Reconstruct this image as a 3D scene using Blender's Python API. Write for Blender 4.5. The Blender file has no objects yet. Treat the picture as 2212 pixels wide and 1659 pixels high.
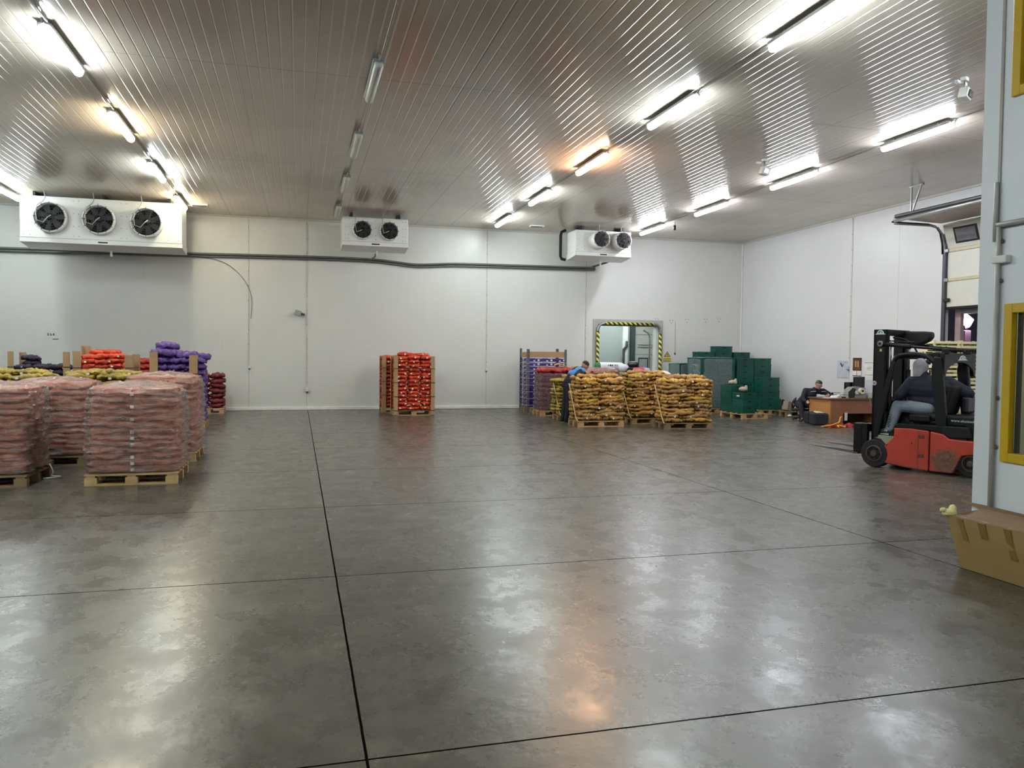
import bpy, bmesh, math, random
import numpy as np
from mathutils import Vector, Matrix, Euler, noise
PI=math.pi
S=bpy.context.scene
COL=S.collection
rnd=random.Random(7)

# ---------------------------------------------------------------- helpers
def lin(c):
    if isinstance(c,str):
        c=[int(c[i:i+2],16)/255 for i in (0,2,4)]
        return tuple((v/12.92 if v<=.04045 else ((v+.055)/1.055)**2.4) for v in c)
    return tuple(c)
MATS={}
def mat(name,col,rough=.5,metal=0.,var=.12,vs=6.,bump=0.,bs=40.,col2=None,emit=None,es=0.,spec=.5,coat=0.,coatr=.2,objvar=0.,coords='Object',stretch=(1,1,1),detail=4):
    """paint / plastic / cloth: a base colour with a noise driven variation and an optional bump"""
    if name in MATS: return MATS[name]
    m=bpy.data.materials.new(name); m.use_nodes=True; MATS[name]=m
    nt=m.node_tree; N=nt.nodes; L=nt.links; b=N['Principled BSDF']
    c=lin(col)
    b.inputs['Roughness'].default_value=rough; b.inputs['Metallic'].default_value=metal
    b.inputs['Specular IOR Level'].default_value=spec
    b.inputs['Coat Weight'].default_value=coat; b.inputs['Coat Roughness'].default_value=coatr
    tc=N.new('ShaderNodeTexCoord'); mp=N.new('ShaderNodeMapping'); mp.inputs['Scale'].default_value=stretch
    L.new(tc.outputs[coords],mp.inputs['Vector'])
    n=N.new('ShaderNodeTexNoise'); n.inputs['Scale'].default_value=vs; n.inputs['Detail'].default_value=detail
    L.new(mp.outputs[0],n.inputs['Vector'])
    r=N.new('ShaderNodeValToRGB'); r.color_ramp.elements[0].position=.32; r.color_ramp.elements[1].position=.68
    c2=lin(col2) if col2 else tuple(v*(1-var) for v in c)
    r.color_ramp.elements[0].color=(*c2,1); r.color_ramp.elements[1].color=(*c,1)
    L.new(n.outputs['Fac'],r.inputs['Fac'])
    out=r.outputs['Color']
    if objvar:
        oi=N.new('ShaderNodeObjectInfo'); hv=N.new('ShaderNodeHueSaturation')
        mr=N.new('ShaderNodeMapRange'); mr.inputs['To Min'].default_value=1-objvar; mr.inputs['To Max'].default_value=1+objvar
        L.new(oi.outputs['Random'],mr.inputs['Value']); L.new(mr.outputs[0],hv.inputs['Value']); L.new(out,hv.inputs['Color']); out=hv.outputs['Color']
    L.new(out,b.inputs['Base Color'])
    if bump:
        n2=N.new('ShaderNodeTexNoise'); n2.inputs['Scale'].default_value=bs; n2.inputs['Detail'].default_value=3
        L.new(mp.outputs[0],n2.inputs['Vector'])
        bp=N.new('ShaderNodeBump'); bp.inputs['Strength'].default_value=bump; bp.inputs['Distance'].default_value=.01
        L.new(n2.outputs['Fac'],bp.inputs['Height']); L.new(bp.outputs[0],b.inputs['Normal'])
    if emit:
        b.inputs['Emission Color'].default_value=(*lin(emit),1); b.inputs['Emission Strength'].default_value=es
    return m

def link(name,me,parent=None,loc=None,rot=None):
    o=bpy.data.objects.new(name,me); COL.objects.link(o)
    if parent is not None: o.parent=parent
    if loc is not None: o.location=loc
    if rot is not None: o.rotation_euler=rot
    return o
def tag(o,label=None,cat=None,group=None,kind=None):
    if label: o['label']=label
    if cat: o['category']=cat
    if group: o['group']=group
    if kind: o['kind']=kind
    return o
def thing(name,label,cat,loc=(0,0,0),rz=0,group=None):
    o=bpy.data.objects.new(name,None); COL.objects.link(o)
    o.location=loc; o.rotation_euler=(0,0,rz); o.empty_display_size=.1
    return tag(o,label,cat,group)
def dup(root,loc=None,rz=None,label=None,group=None):
    r=root.copy(); COL.objects.link(r)
    if loc is not None: r.location=loc
    if rz is not None: r.rotation_euler=(0,0,rz)
    if label: r['label']=label
    if group: r['group']=group
    for ch in list(root.children):
        c=ch.copy(); COL.objects.link(c); c.parent=r
        for g in list(ch.children):
            d=g.copy(); COL.objects.link(d); d.parent=c
    return r

class MB:
    """collects shapes into one mesh"""
    def __init__(s): s.v=[]; s.f=[]; s.mi=[]; s.m=0
    def add(s,vs,fs,M=None):
        k=len(s.v)
        s.v+= [tuple(M@Vector(p)) if M is not None else tuple(p) for p in vs]
        s.f+= [tuple(i+k for i in f) for f in fs]; s.mi+=[s.m]*len(fs); return s
    def box(s,c,d,R=None,taper=1.):
        x,y,z=[v/2 for v in d]; t=taper
        vs=[(-x,-y,-z),(x,-y,-z),(x,y,-z),(-x,y,-z),(-x*t,-y*t,z),(x*t,-y*t,z),(x*t,y*t,z),(-x*t,y*t,z)]
        M=Matrix.Translation(c)
        if R is not None: M=M@(Euler(R).to_matrix().to_4x4())
        return s.add(vs,[(0,3,2,1),(4,5,6,7),(0,1,5,4),(1,2,6,5),(2,3,7,6),(3,0,4,7)],M)
    def b2(s,x0,x1,y0,y1,z0,z1): return s.box(((x0+x1)/2,(y0+y1)/2,(z0+z1)/2),(x1-x0,y1-y0,z1-z0))
    def prism(s,poly,a,b,axis='y'):
        """poly in the plane across AXIS, extruded from a to b"""
        n=len(poly)
        if axis=='y': P=lambda p,t:(p[0],t,p[1])
        elif axis=='x': P=lambda p,t:(t,p[0],p[1])
        else: P=lambda p,t:(p[0],p[1],t)
        vs=[P(p,a) for p in poly]+[P(p,b) for p in poly]
        fs=[(i,(i+1)%n,(i+1)%n+n,i+n) for i in range(n)]
        return s.add(vs,fs+[tuple(range(n))[::-1],tuple(range(n,2*n))])
    def tube(s,pts,r,seg=10,caps=True,flat=1.):
        pts=[Vector(p) for p in pts]; n=len(pts); rs=r if isinstance(r,(list,tuple)) else [r]*n
        up=None; vs=[]; fs=[]
        for i,p in enumerate(pts):
            t=(pts[min(i+1,n-1)]-pts[max(i-1,0)]).normalized()
            if up is None: up=Vector((0,0,1)) if abs(t.z)<.9 else Vector((1,0,0))
            a=t.cross(up).normalized(); bb=a.cross(t).normalized(); up=bb
            for k in range(seg):
                w=2*PI*k/seg; vs.append(p+a*(math.cos(w)*rs[i])+bb*(math.sin(w)*rs[i]*flat))
        for i in range(n-1):
            for k in range(seg):
                q=(k+1)%seg; fs.append((i*seg+k,i*seg+q,(i+1)*seg+q,(i+1)*seg+k))
        if caps: fs+= [tuple(range(seg))[::-1],tuple(range((n-1)*seg,n*seg))]
        return s.add(vs,fs)
    def bar(s,p0,p1,w,h,up=(0,0,1)):
        p0=Vector(p0); p1=Vector(p1); t=(p1-p0).normalized(); u=Vector(up)
        if abs(t.dot(u))>.98: u=Vector((1,0,0))
        a=t.cross(u).normalized()*(w/2); b=a.cross(t).normalized()*(h/2)
        vs=[p0-a-b,p0+a-b,p0+a+b,p0-a+b,p1-a-b,p1+a-b,p1+a+b,p1-a+b]
        return s.add(vs,[(0,3,2,1),(4,5,6,7),(0,1,5,4),(1,2,6,5),(2,3,7,6),(3,0,4,7)])
    def lathe(s,prof,seg=24,M=None,axis='z'):
        vs=[];fs=[];n=len(prof)
        for r,z in prof:
            for k in range(seg):
                w=2*PI*k/seg; x,y=r*math.cos(w),r*math.sin(w)
                vs.append((x,y,z) if axis=='z' else ((x,z,y) if axis=='y' else (z,x,y)))
        for i in range(n-1):
            for k in range(seg):
                q=(k+1)%seg; fs.append((i*seg+k,i*seg+q,(i+1)*seg+q,(i+1)*seg+k))
        fs+=[tuple(range(seg))[::-1],tuple(range((n-1)*seg,n*seg))]
        return s.add(vs,fs,M)
    def ell(s,c,r,R=None,seg=16,rings=10):
        vs=[(0,0,-1)]; fs=[]
        for i in range(1,rings):
            a=-PI/2+PI*i/rings
            for k in range(seg): w=2*PI*k/seg; vs.append((math.cos(a)*math.cos(w),math.cos(a)*math.sin(w),math.sin(a)))
        vs.append((0,0,1)); T=len(vs)-1
        for k in range(seg):
            q=(k+1)%seg; fs.append((0,1+q,1+k)); fs.append((T,1+(rings-2)*seg+k,1+(rings-2)*seg+q))
            for i in range(rings-2): fs.append((1+i*seg+k,1+i*seg+q,1+(i+1)*seg+q,1+(i+1)*seg+k))
        M=Matrix.Translation(c)
        if R is not None: M=M@Euler(R).to_matrix().to_4x4()
        return s.add(vs,fs,M@Matrix.Diagonal((*((r,r,r) if isinstance(r,(int,float)) else r),1)))
    def cap(s,p0,r0,p1,r1,seg=12):
        """tapered capsule"""
        p0=Vector(p0);p1=Vector(p1);d=p1-p0;L=d.length
        if L<1e-6: return s.ell(p0,r0)
        t=d/L; pts=[];rs=[]
        for a in (-80,-50,-25): a=math.radians(a); pts.append(p0+t*(r0*math.sin(a))); rs.append(r0*math.cos(a))
        pts.append(p0);rs.append(r0);pts.append(p1);rs.append(r1)
        for a in (25,50,80): a=math.radians(a); pts.append(p1+t*(r1*math.sin(a))); rs.append(r1*math.cos(a))
        return s.tube(pts,rs,seg)
    def mesh(s,name,mats,smooth=False):
        me=bpy.data.meshes.new(name); me.from_pydata(s.v,[],s.f)
        if not isinstance(mats,(list,tuple)): mats=[mats]
        for m in mats: me.materials.append(m)
        if len(mats)>1: me.polygons.foreach_set('material_index',s.mi)
        bm=bmesh.new(); bm.from_mesh(me); bmesh.ops.recalc_face_normals(bm,faces=bm.faces); bm.to_mesh(me); bm.free()
        if smooth: me.polygons.foreach_set('use_smooth',[True]*len(me.polygons))
        me.update(); return me
    def obj(s,name,mats,parent=None,smooth=False,bev=0.,seg=2,loc=None,auto=False,rot=None):
        o=link(name,s.mesh(name,mats,smooth),parent,loc,rot)
        if bev:
            b=o.modifiers.new('b','BEVEL'); b.width=bev; b.segments=seg; b.limit_method='ANGLE'; b.angle_limit=math.radians(40)
        return o
def blob(name,mb,m,parent,vox=.012,sm=4,loc=None):
    """one continuous surface grown over overlapping limbs"""
    o=link(name,mb.mesh(name,m),parent,loc)
    r=o.modifiers.new('r','REMESH'); r.mode='VOXEL'; r.voxel_size=vox; r.use_smooth_shade=True
    if sm:
        t=o.modifiers.new('s','SMOOTH'); t.factor=.5; t.iterations=sm
    return o
def text_mesh(body,size,name,m,parent,loc,rot,depth=.002,align='LEFT',bold=0.):
    cu=bpy.data.curves.new(name,'FONT'); cu.body=body; cu.size=size; cu.extrude=depth; cu.align_x=align; cu.offset=bold
    to=bpy.data.objects.new(name+'_tmp',cu); COL.objects.link(to)
    dg=bpy.context.evaluated_depsgraph_get(); dg.update()
    me=bpy.data.meshes.new_from_object(to.evaluated_get(dg)); bpy.data.objects.remove(to)
    me.materials.clear(); me.materials.append(m)
    return link(name,me,parent,loc,rot)
def arc(c,r,a0,a1,n,plane='xz',fixed=0.):
    out=[]
    for i in range(n+1):
        a=math.radians(a0+(a1-a0)*i/n); u,v=c[0]+r*math.cos(a),c[1]+r*math.sin(a)
        out.append((u,fixed,v) if plane=='xz' else ((fixed,u,v) if plane=='yz' else (u,v,fixed)))
    return out
ORD=['bottom','second','third','fourth','fifth','sixth','seventh','eighth','ninth','tenth','eleventh','twelfth','thirteenth','fourteenth','fifteenth','sixteenth','seventeenth','eighteenth']

# ---------------------------------------------------------------- room constants
YW,XW,CH=23.85,14.6,5.58      # back wall, right wall, ceiling height
XL,YF=-16.0,-7.0              # the hall goes on behind the camera and to the side

# ---------------------------------------------------------------- setting materials
def nodes(name):
    m=bpy.data.materials.new(name); m.use_nodes=True; nt=m.node_tree
    return m,nt.nodes,nt.links,nt.nodes['Principled BSDF']
def math_(N,L,op,a,b=None):
    n=N.new('ShaderNodeMath'); n.operation=op
    for i,v in enumerate((a,b)):
        if v is None: continue
        if isinstance(v,(int,float)): n.inputs[i].default_value=v
        else: L.new(v,n.inputs[i])
    return n.outputs[0]
def noise_(N,L,vec,scale,detail=4,rough=.5,stretch=None):
    if stretch:
        mp=N.new('ShaderNodeMapping'); mp.inputs['Scale'].default_value=stretch; L.new(vec,mp.inputs['Vector']); vec=mp.outputs[0]
    n=N.new('ShaderNodeTexNoise'); n.inputs['Scale'].default_value=scale; n.inputs['Detail'].default_value=detail; n.inputs['Roughness'].default_value=rough
    L.new(vec,n.inputs['Vector']); return n.outputs['Fac']
def ramp_(N,L,f,stops):
    r=N.new('ShaderNodeValToRGB'); L.new(f,r.inputs['Fac']); e=r.color_ramp.elements
    while len(e)<len(stops): e.new(.5)
    for i,(p,c) in enumerate(stops): e[i].position=p; e[i].color=(*lin(c),1) if isinstance(c,(str,tuple)) else (c,c,c,1)
    return r.outputs['Color']
def mix_(N,L,f,a,b,mode='MIX'):
    n=N.new('ShaderNodeMix'); n.data_type='RGBA'; n.blend_type=mode
    if isinstance(f,(int,float)): n.inputs['Factor'].default_value=f
    else: L.new(f,n.inputs['Factor'])
    for k,v in ((6,a),(7,b)):
        if isinstance(v,tuple): n.inputs[k].default_value=(*v,1)
        else: L.new(v,n.inputs[k])
    return n.outputs[2]
def seamline(N,L,coord,vals,w):
    """1 on thin lines at the given coordinates"""
    out=None
    for v in vals:
        d=math_(N,L,'ABSOLUTE',math_(N,L,'SUBTRACT',coord,v)); k=math_(N,L,'LESS_THAN',d,w)
        out=k if out is None else math_(N,L,'MAXIMUM',out,k)
    return out

def floor_material():
    m,N,L,b=nodes('polished_concrete')
    tc=N.new('ShaderNodeTexCoord'); P=tc.outputs['Object']; sp=N.new('ShaderNodeSeparateXYZ'); L.new(P,sp.inputs[0])
    big=noise_(N,L,P,.35,6,.6); mid=noise_(N,L,P,2.2,8,.65,(1,.8,1)); fine=noise_(N,L,P,26,4,.6)
    c1=ramp_(N,L,big,[(.3,'4a453d'),(.55,'57524a'),(.75,'645f55')])
    c2=ramp_(N,L,mid,[(.30,'353028'),(.44,'524d44'),(.58,'5f5a50'),(.72,'81796a')])
    c=mix_(N,L,.55,c1,c2)
    c=mix_(N,L,ramp_(N,L,noise_(N,L,P,9,6,.7,(1,.7,1)),[(.35,(.28,.28,.28)),(.7,(0,0,0))]),c,lin('2f2d29'))
    wob=math_(N,L,'MULTIPLY',math_(N,L,'SUBTRACT',noise_(N,L,P,5,3),.5),.006)
    sx=math_(N,L,'ADD',sp.outputs[0],wob); sy=math_(N,L,'ADD',sp.outputs[1],wob)
    ln=seamline(N,L,sx,[.27,5.1,-4.6,9.9,14.4,-9.4],.0062)
    ln=math_(N,L,'MAXIMUM',ln,seamline(N,L,sy,[3.18,5.91,8.64,11.4,14.1,16.85,19.6,22.3,.45,-2.3],.006))
    c=mix_(N,L,ln,c,lin('0c0b0a'))
    L.new(c,b.inputs['Base Color'])
    rr=N.new('ShaderNodeMapRange'); rr.inputs['To Min'].default_value=.19; rr.inputs['To Max'].default_value=.37; rr.inputs['From Min'].default_value=.3; rr.inputs['From Max'].default_value=.7; L.new(noise_(N,L,P,3.1,7,.7,(1,.8,1)),rr.inputs['Value'])
    L.new(math_(N,L,'ADD',rr.outputs[0],math_(N,L,'MULTIPLY',ln,.5)),b.inputs['Roughness'])
    L.new(math_(N,L,'SUBTRACT',.72,math_(N,L,'MULTIPLY',ln,.72)),b.inputs['Specular IOR Level'])
    h=math_(N,L,'ADD',math_(N,L,'ADD',math_(N,L,'MULTIPLY',noise_(N,L,P,4.5,7,.6,(1,1.25,1)),.48),math_(N,L,'MULTIPLY',noise_(N,L,P,15,5,.6),.28)),math_(N,L,'MULTIPLY',fine,.06))
    h=math_(N,L,'SUBTRACT',h,math_(N,L,'MULTIPLY',ln,.5))
    bp=N.new('ShaderNodeBump'); bp.inputs['Strength'].default_value=.55; bp.inputs['Distance'].default_value=.0085
    L.new(h,bp.inputs['Height']); L.new(bp.outputs[0],b.inputs['Normal'])
    return m
def panel_material(name,axis,pitch,col,rough,seams=(),depth=.5,micro=True,seam_col='8d8a80',cross=(),wide=.1,grime=.12,wavy=.0):
    """sandwich panels: fine ribs running along the panel, dark joints between panels"""
    m,N,L,b=nodes(name)
    tc=N.new('ShaderNodeTexCoord'); P=tc.outputs['Object']; sp=N.new('ShaderNodeSeparateXYZ'); L.new(P,sp.inputs[0])
    x=sp.outputs[axis]
    fr=math_(N,L,'FRACT',math_(N,L,'DIVIDE',x,pitch))
    d=math_(N,L,'ABSOLUTE',math_(N,L,'SUBTRACT',fr,.5))
    mr=N.new('ShaderNodeMapRange'); mr.interpolation_type='SMOOTHSTEP'; mr.inputs['From Min'].default_value=0; mr.inputs['From Max'].default_value=wide; L.new(d,mr.inputs['Value'])
    h=mr.outputs[0]
    if micro:
        f2=math_(N,L,'SINE',math_(N,L,'MULTIPLY',x,2*PI/(pitch/9)))
        h=math_(N,L,'ADD',h,math_(N,L,'MULTIPLY',f2,.012))
    if wavy: h=math_(N,L,'ADD',h,math_(N,L,'MULTIPLY',noise_(N,L,P,1.1,3,.5),wavy))
    bp=N.new('ShaderNodeBump'); bp.inputs['Strength'].default_value=depth; bp.inputs['Distance'].default_value=.004
    L.new(h,bp.inputs['Height']); L.new(bp.outputs[0],b.inputs['Normal'])
    n=noise_(N,L,P,.8,5,.6)
    cc=lin(col); dk=tuple(v*(1-grime) for v in cc)
    c=ramp_(N,L,n,[(.3,dk),(.7,cc)])
    if seams:
        ln=seamline(N,L,x,seams,.006); c=mix_(N,L,ln,c,lin(seam_col))
    if cross:
        ax=1 if axis==0 else 0
        ln=seamline(N,L,sp.outputs[ax],cross,.008); c=mix_(N,L,ln,c,lin(seam_col))
    L.new(c,b.inputs['Base Color']); b.inputs['Roughness'].default_value=rough
    return m
M_floor=floor_material()
M_ceil=panel_material('ceiling_panel',0,.15,'d6cabd',.15,depth=.8,cross=(5.9,11.46,17.03,.35),wide=.085,seam_col='a29e95',wavy=.9,seams=[v*1.05+.24 for v in range(-15,14)])
M_wallb=panel_material('wall_panel_back',0,.25,'dcdcd8',.3,seams=(-1.38,.24,5.66,8.94),depth=.22,micro=False,seam_col='a3a097',wide=.05,wavy=.5,grime=.06)
M_wallr=panel_material('wall_panel_side',1,.25,'dcdcdb',.3,seams=(18.34,12.4,7.0,1.4,16.6),depth=.2,micro=False,seam_col='b5b3ac',wide=.05,wavy=.5,grime=.06)
M_white=mat('white_enamel','dededa',.35,var=.05)
M_trim=mat('white_cove_plastic','efeee8',.45,var=.12)
M_galv=mat('galvanised_steel','9b9c9c',.35,.7,var=.2)
M_black=mat('black_paint','0e0f11',.42,var=.3)
M_rubber=mat('black_rubber','101011',.75,var=.2,bump=.3)
M_dark=mat('dark_void','0b0b0d',.8)

# ---------------------------------------------------------------- shell
def slab(name,x0,x1,y0,y1,z0,z1,m,kind='structure'):
    return tag(MB().b2(x0,x1,y0,y1,z0,z1).obj(name,m),kind=kind)
slab('floor',XL-.2,XW+.2,YF-.2,YW+4.2,-.2,0,M_floor)
slab('ceiling',XL-.2,XW+.2,YF-.2,YW+.2,CH,CH+.2,M_ceil)
# back wall with the doorway opening x 9.35..11.5, z 0..2.72
DX0,DX1,DZ=9.36,11.5,2.72
mb=MB(); mb.b2(XL-.2,DX0,YW,YW+.2,0,CH); mb.b2(DX1,XW+.2,YW,YW+.2,0,CH); mb.b2(DX0,DX1,YW,YW+.2,DZ,CH)
tag(mb.obj('wall_back',M_wallb),kind='structure')
# right wall with the dock opening y 12.0..15.2, z 0..4.62
OY0,OY1,OZ=12.0,15.2,4.62
mb=MB(); mb.b2(XW,XW+.2,YF-.2,OY0,0,CH); mb.b2(XW,XW+.2,OY1,YW,0,CH); mb.b2(XW,XW+.2,OY0,OY1,OZ,CH)
tag(mb.obj('wall_right',M_wallr),kind='structure')
slab('wall_left',XL-.2,XL,YF,YW,0,CH,M_wallr); slab('wall_front',XL-.2,XW+.2,YF-.2,YF,0,CH,M_wallb)
# trims: cove at the foot of the walls, ceiling angle, corner post
def cove(name,x0,x1,y0,y1): tag(MB().b2(x0,x1,y0,y1,0,.1).obj(name,M_trim,bev=.015),kind='structure')
cove('baseboard_back',XL,DX0-.25,YW-.05,YW); cove('baseboard_back.001',DX1+.2,XW-.05,YW-.05,YW)
cove('baseboard_right',XW-.05,XW,OY1+.15,YW); cove('baseboard_right.001',XW-.05,XW,YF,OY0-.15)
M_ang=mat('ceiling_angle','c9c6bd',.4)
tag(MB().b2(XL,XW,YW-.05,YW,CH-.05,CH).obj('trim_1',M_ang),kind='structure')
tag(MB().b2(XW-.05,XW,YF,YW,CH-.05,CH).obj('trim_2',M_ang),kind='structure')
tag(MB().b2(XW-.05,XW,YW-.05,YW,0,CH-.05).obj('trim_3',M_trim,bev=.02),kind='structure')
# cover strips over the wall joints, with rivets
M_strip=mat('joint_strip','cfccc4',.4,var=.18,vs=3)
M_rust=mat('rusty_rivet','6f5b49',.7)
def wall_strip(name,p,z0,z1,side='b',w=.05):
    mb=MB()
    if side=='b': mb.b2(p-w/2,p+w/2,YW-.014,YW+.0,z0,z1)
    else: mb.b2(XW-.014,XW,p-w/2,p+w/2,z0,z1)
    mb.m=1; z=z0+.2
    while z<z1:
        if side=='b': mb.box((p,YW-.016,z),(.018,.01,.018))
        else: mb.box((XW-.016,p,z),(.01,.018,.018))
        z+=.42
    tag(mb.obj(name,[M_strip,M_rust]),kind='structure')
wall_strip('trim_4',.24,.62,CH-.05); wall_strip('trim_5',-1.38,1.3,CH-.05,w=.03); wall_strip('trim_6',5.66,1.25,CH-.05,w=.035)
wall_strip('trim_7',8.94,1.2,4.5,w=.035); wall_strip('trim_8',18.34,1.5,CH-.05,'r')

# space behind the doorway: a corridor with a grey panel wall and a sectional door
M_corr=mat('corridor_panel','8b908e',.4,var=.08,vs=1)
M_cwhite=mat('corridor_white','cfd1ce',.4)
tag(MB().b2(7.2,12.05,YW+3.4,YW+3.5,0,3.6).obj('wall_corridor',M_corr),kind='structure')
tag(MB().b2(14.1,14.2,YW+.2,YW+3.5,0,3.6).obj('wall_corridor_right',M_corr),kind='structure')
tag(MB().b2(7.1,7.2,YW+.2,YW+3.5,0,3.6).obj('wall_corridor_left',M_cwhite),kind='structure')
tag(MB().b2(7.1,14.2,YW+.2,YW+3.5,3.6,3.7).obj('ceiling_corridor',M_cwhite),kind='structure')
# sectional door at the end of the corridor
M_doorp=mat('door_panel_grey','a5a79f',.4,var=.05)
dr=bpy.data.objects.new('door_1',None); COL.objects.link(dr); tag(dr,kind='structure'); dr.location=(12.1,YW+3.35,0)
for k,(z0,z1) in enumerate(((0,1.0),(1.01,1.75),(1.76,2.5),(2.51,3.2))):
    MB().b2(.05,2.0,0,.06,z0,z1).obj('door_section',M_doorp,dr,bev=.008)
MB().b2(-.12,.04,-.12,.06,0,3.4).obj('door_post',mat('dark_green_post','2c3a38',.5),dr)
MB().b2(-.42,-.22,-.03,.06,0,3.4).obj('door_jamb',M_cwhite,dr)
for cx in (.42,1.02):
    mb=MB()
    mb.b2(cx-.2,cx+.2,-.02,.0,1.22,1.26); mb.b2(cx-.2,cx+.2,-.02,.0,1.60,1.64); mb.b2(cx-.2,cx-.165,-.02,.0,1.26,1.6); mb.b2(cx+.165,cx+.2,-.02,.0,1.26,1.6)
    wf=mb.obj('window_gasket',M_black,dr,bev=.01)
    MB().b2(cx-.165,cx+.165,-.012,-.002,1.26,1.6).obj('window_pane',mat('grey_pane','8a8d8e',.15),wf)
MB().b2(.2,1.2,-.03,0,2.02,2.05).b2(.2,1.2,-.03,0,2.12,2.14).obj('door_rail',M_galv,dr)
MB().tube([(-.3,-.1,2.25),(-.3,-.1,2.05),(-.42,-.1,1.95),(-.42,-.1,1.2),(-.3,-.1,1.0)],.045,8).obj('cable_loop',M_black,dr,smooth=True)

# doorway frame: flat grey surround, tubular bumper striped yellow and black
def stripe_mat():
    m,N,L,b=nodes('hazard_stripe')
    tc=N.new('ShaderNodeTexCoord'); sp=N.new('ShaderNodeSeparateXYZ'); L.new(tc.outputs['Object'],sp.inputs[0])
    s=math_(N,L,'SUBTRACT',math_(N,L,'ADD',sp.outputs[2],sp.outputs[0]),0)
    f=math_(N,L,'FRACT',math_(N,L,'DIVIDE',s,.165)); k=math_(N,L,'GREATER_THAN',f,.5)
    L.new(mix_(N,L,k,lin('16160f'),lin('d2cf4e')),b.inputs['Base Color']); b.inputs['Roughness'].default_value=.45; return m
M_haz=stripe_mat()
M_grayp=mat('grey_paint','9c9c98',.4)
door=bpy.data.objects.new('door_2',None); COL.objects.link(door); door.location=((DX0+DX1)/2,YW-.02,0); tag(door,kind='structure')
W2=(DX1-DX0)/2
mb=MB(); mb.b2(-W2-.16,-W2,-.02,.02,0,DZ+.16); mb.b2(W2,W2+.16,-.02,.02,0,DZ+.16); mb.b2(-W2,W2,-.02,.02,DZ,DZ+.16)
mb.obj('door_surround',mat('surround_grey','b3b2ac',.4,var=.08),door)
R_=.22; xi=W2+.03; zt=DZ+.02
pts=[(-xi,-.1,0.0),(-xi,-.1,zt-R_)]+[(-xi+R_+R_*math.cos(a),-.1,zt-R_+R_*math.sin(a)) for a in [PI-PI/2*i/6 for i in range(1,7)]]
pts+=[(xi-R_,-.1,zt)]+[(xi-R_+R_*math.cos(a),-.1,zt-R_+R_*math.sin(a)) for a in [PI/2-PI/2*i/6 for i in range(1,7)]]+[(xi,-.1,0)]
MB().tube(pts,.042,12).obj('bumper_tube',M_galv,door,smooth=True)
MB().tube([(-xi+R_+.02,-.1,zt),(xi-R_-.02,-.1,zt)],.047,12).obj('hazard_sleeve',M_haz,door,smooth=True)
MB().tube([(-xi,-.1,.05),(-xi,-.1,zt-R_-.03)],.047,12).obj('hazard_sleeve',M_haz,door,smooth=True)
MB().tube([(xi,-.1,.05),(xi,-.1,zt-R_-.08)],.047,12).obj('hazard_sleeve',M_haz,door,smooth=True)
# door tracks on the inside edge
MB().tube([(W2-.16,.3,0),(W2-.16,.3,2.3),(W2-.2,.3,2.45),(W2-.4,.3,2.55)],.03,8).obj('inner_track',M_galv,door,smooth=True)
MB().b2(W2-.1,W2-.01,-.02,.2,0,DZ).obj('door_reveal',M_cwhite,door)
MB().b2(-W2,W2,-.02,.22,DZ-.05,DZ).obj('door_lintel',mat('lintel_grey','6d6f6d',.5),door)
# ---------------------------------------------------------------- lights of the hall
def emis(name,c,s,base='ffffff'):
    m=mat(name,base,.4,var=0); b=m.node_tree.nodes['Principled BSDF']
    b.inputs['Emission Color'].default_value=(*c,1); b.inputs['Emission Strength'].default_value=s; return m
LS=34.
M_cold=emis('lit_diffuser_cold',(.88,1.,1.),LS); M_blue=emis('lit_diffuser_bluish',(.90,.95,1.04),LS)
M_warm=emis('lit_diffuser_orange',(1.,.60,.36),LS*1.25); M_yel=emis('lit_diffuser_yellow',(1.,.88,.62),LS*.85)
M_off=mat('unlit_diffuser','b9bab2',.25,var=.08)
M_house=mat('lamp_housing','8f9290',.45)
def make_lamp(name='ceiling_light',m=M_cold):
    t=thing(name,'x','light',(0,0,0))
    L=1.56
    MB().b2(-.078,.078,-L/2+.01,L/2-.01,.036,.085).obj('housing',M_house,t,bev=.012)
    mb=MB(); prof=[(-.066,.035),(-.062,.0),(-.04,-.03),(0,-.042),(.04,-.03),(.062,0),(.066,.035)]
    ys=[-L/2,-L/2+.03,-L/2+.07,L/2-.07,L/2-.03,L/2]; sc=[.72,.9,1,1,.9,.72]; n=len(prof); vs=[];fs=[]
    for y,k in zip(ys,sc): vs+= [(px*k,y,pz*k if pz<.03 else pz) for px,pz in prof]
    for i in range(len(ys)-1):
        for j in range(n-1): fs.append((i*n+j,i*n+j+1,(i+1)*n+j+1,(i+1)*n+j))
        fs.append((i*n+n-1,i*n,(i+1)*n,(i+1)*n+n-1))
    fs+= [tuple(range(n)),tuple(range((len(ys)-1)*n,len(ys)*n))]
    mb.add(vs,fs); mb.obj('diffuser',m,t,smooth=True)
    for s in (-1,1):
        MB().b2(-.02,.02,s*.5-.015,s*.5+.015,.085,.13).obj('bracket',M_galv,t)
    MB().tube([(0,-L/2+.02,.06),(0,-L/2-.05,.06),(0,-L/2-.09,.1)],.014,8).obj('cable_gland',M_house,t,smooth=True)
    return t
ZL=CH-.13
rowlab={-6.8:'outermost row past the large cooler',-2.9:'row over the wrapped carrots',1.02:'dead middle row',5.62:'row over the potato stacks',10.22:'row over the desk'}
nth=['first','second','third','fourth','fifth','sixth','seventh','eighth']
protos={}
def lamp(x,k,m,desc,name='ceiling_light'):
    y=21.72-3.47*k
    if m.name not in protos: protos[m.name]=make_lamp(name,m); t=protos[m.name]
    else: t=dup(protos[m.name])
    t.location=(x,y,ZL)
    tag(t,f'{desc} ceiling tube light, {nth[k]} from the back wall, {rowlab[x]}','light','ceiling tube lights')
for k in range(8): lamp(-6.8,k,M_cold,'lit white')
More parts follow.
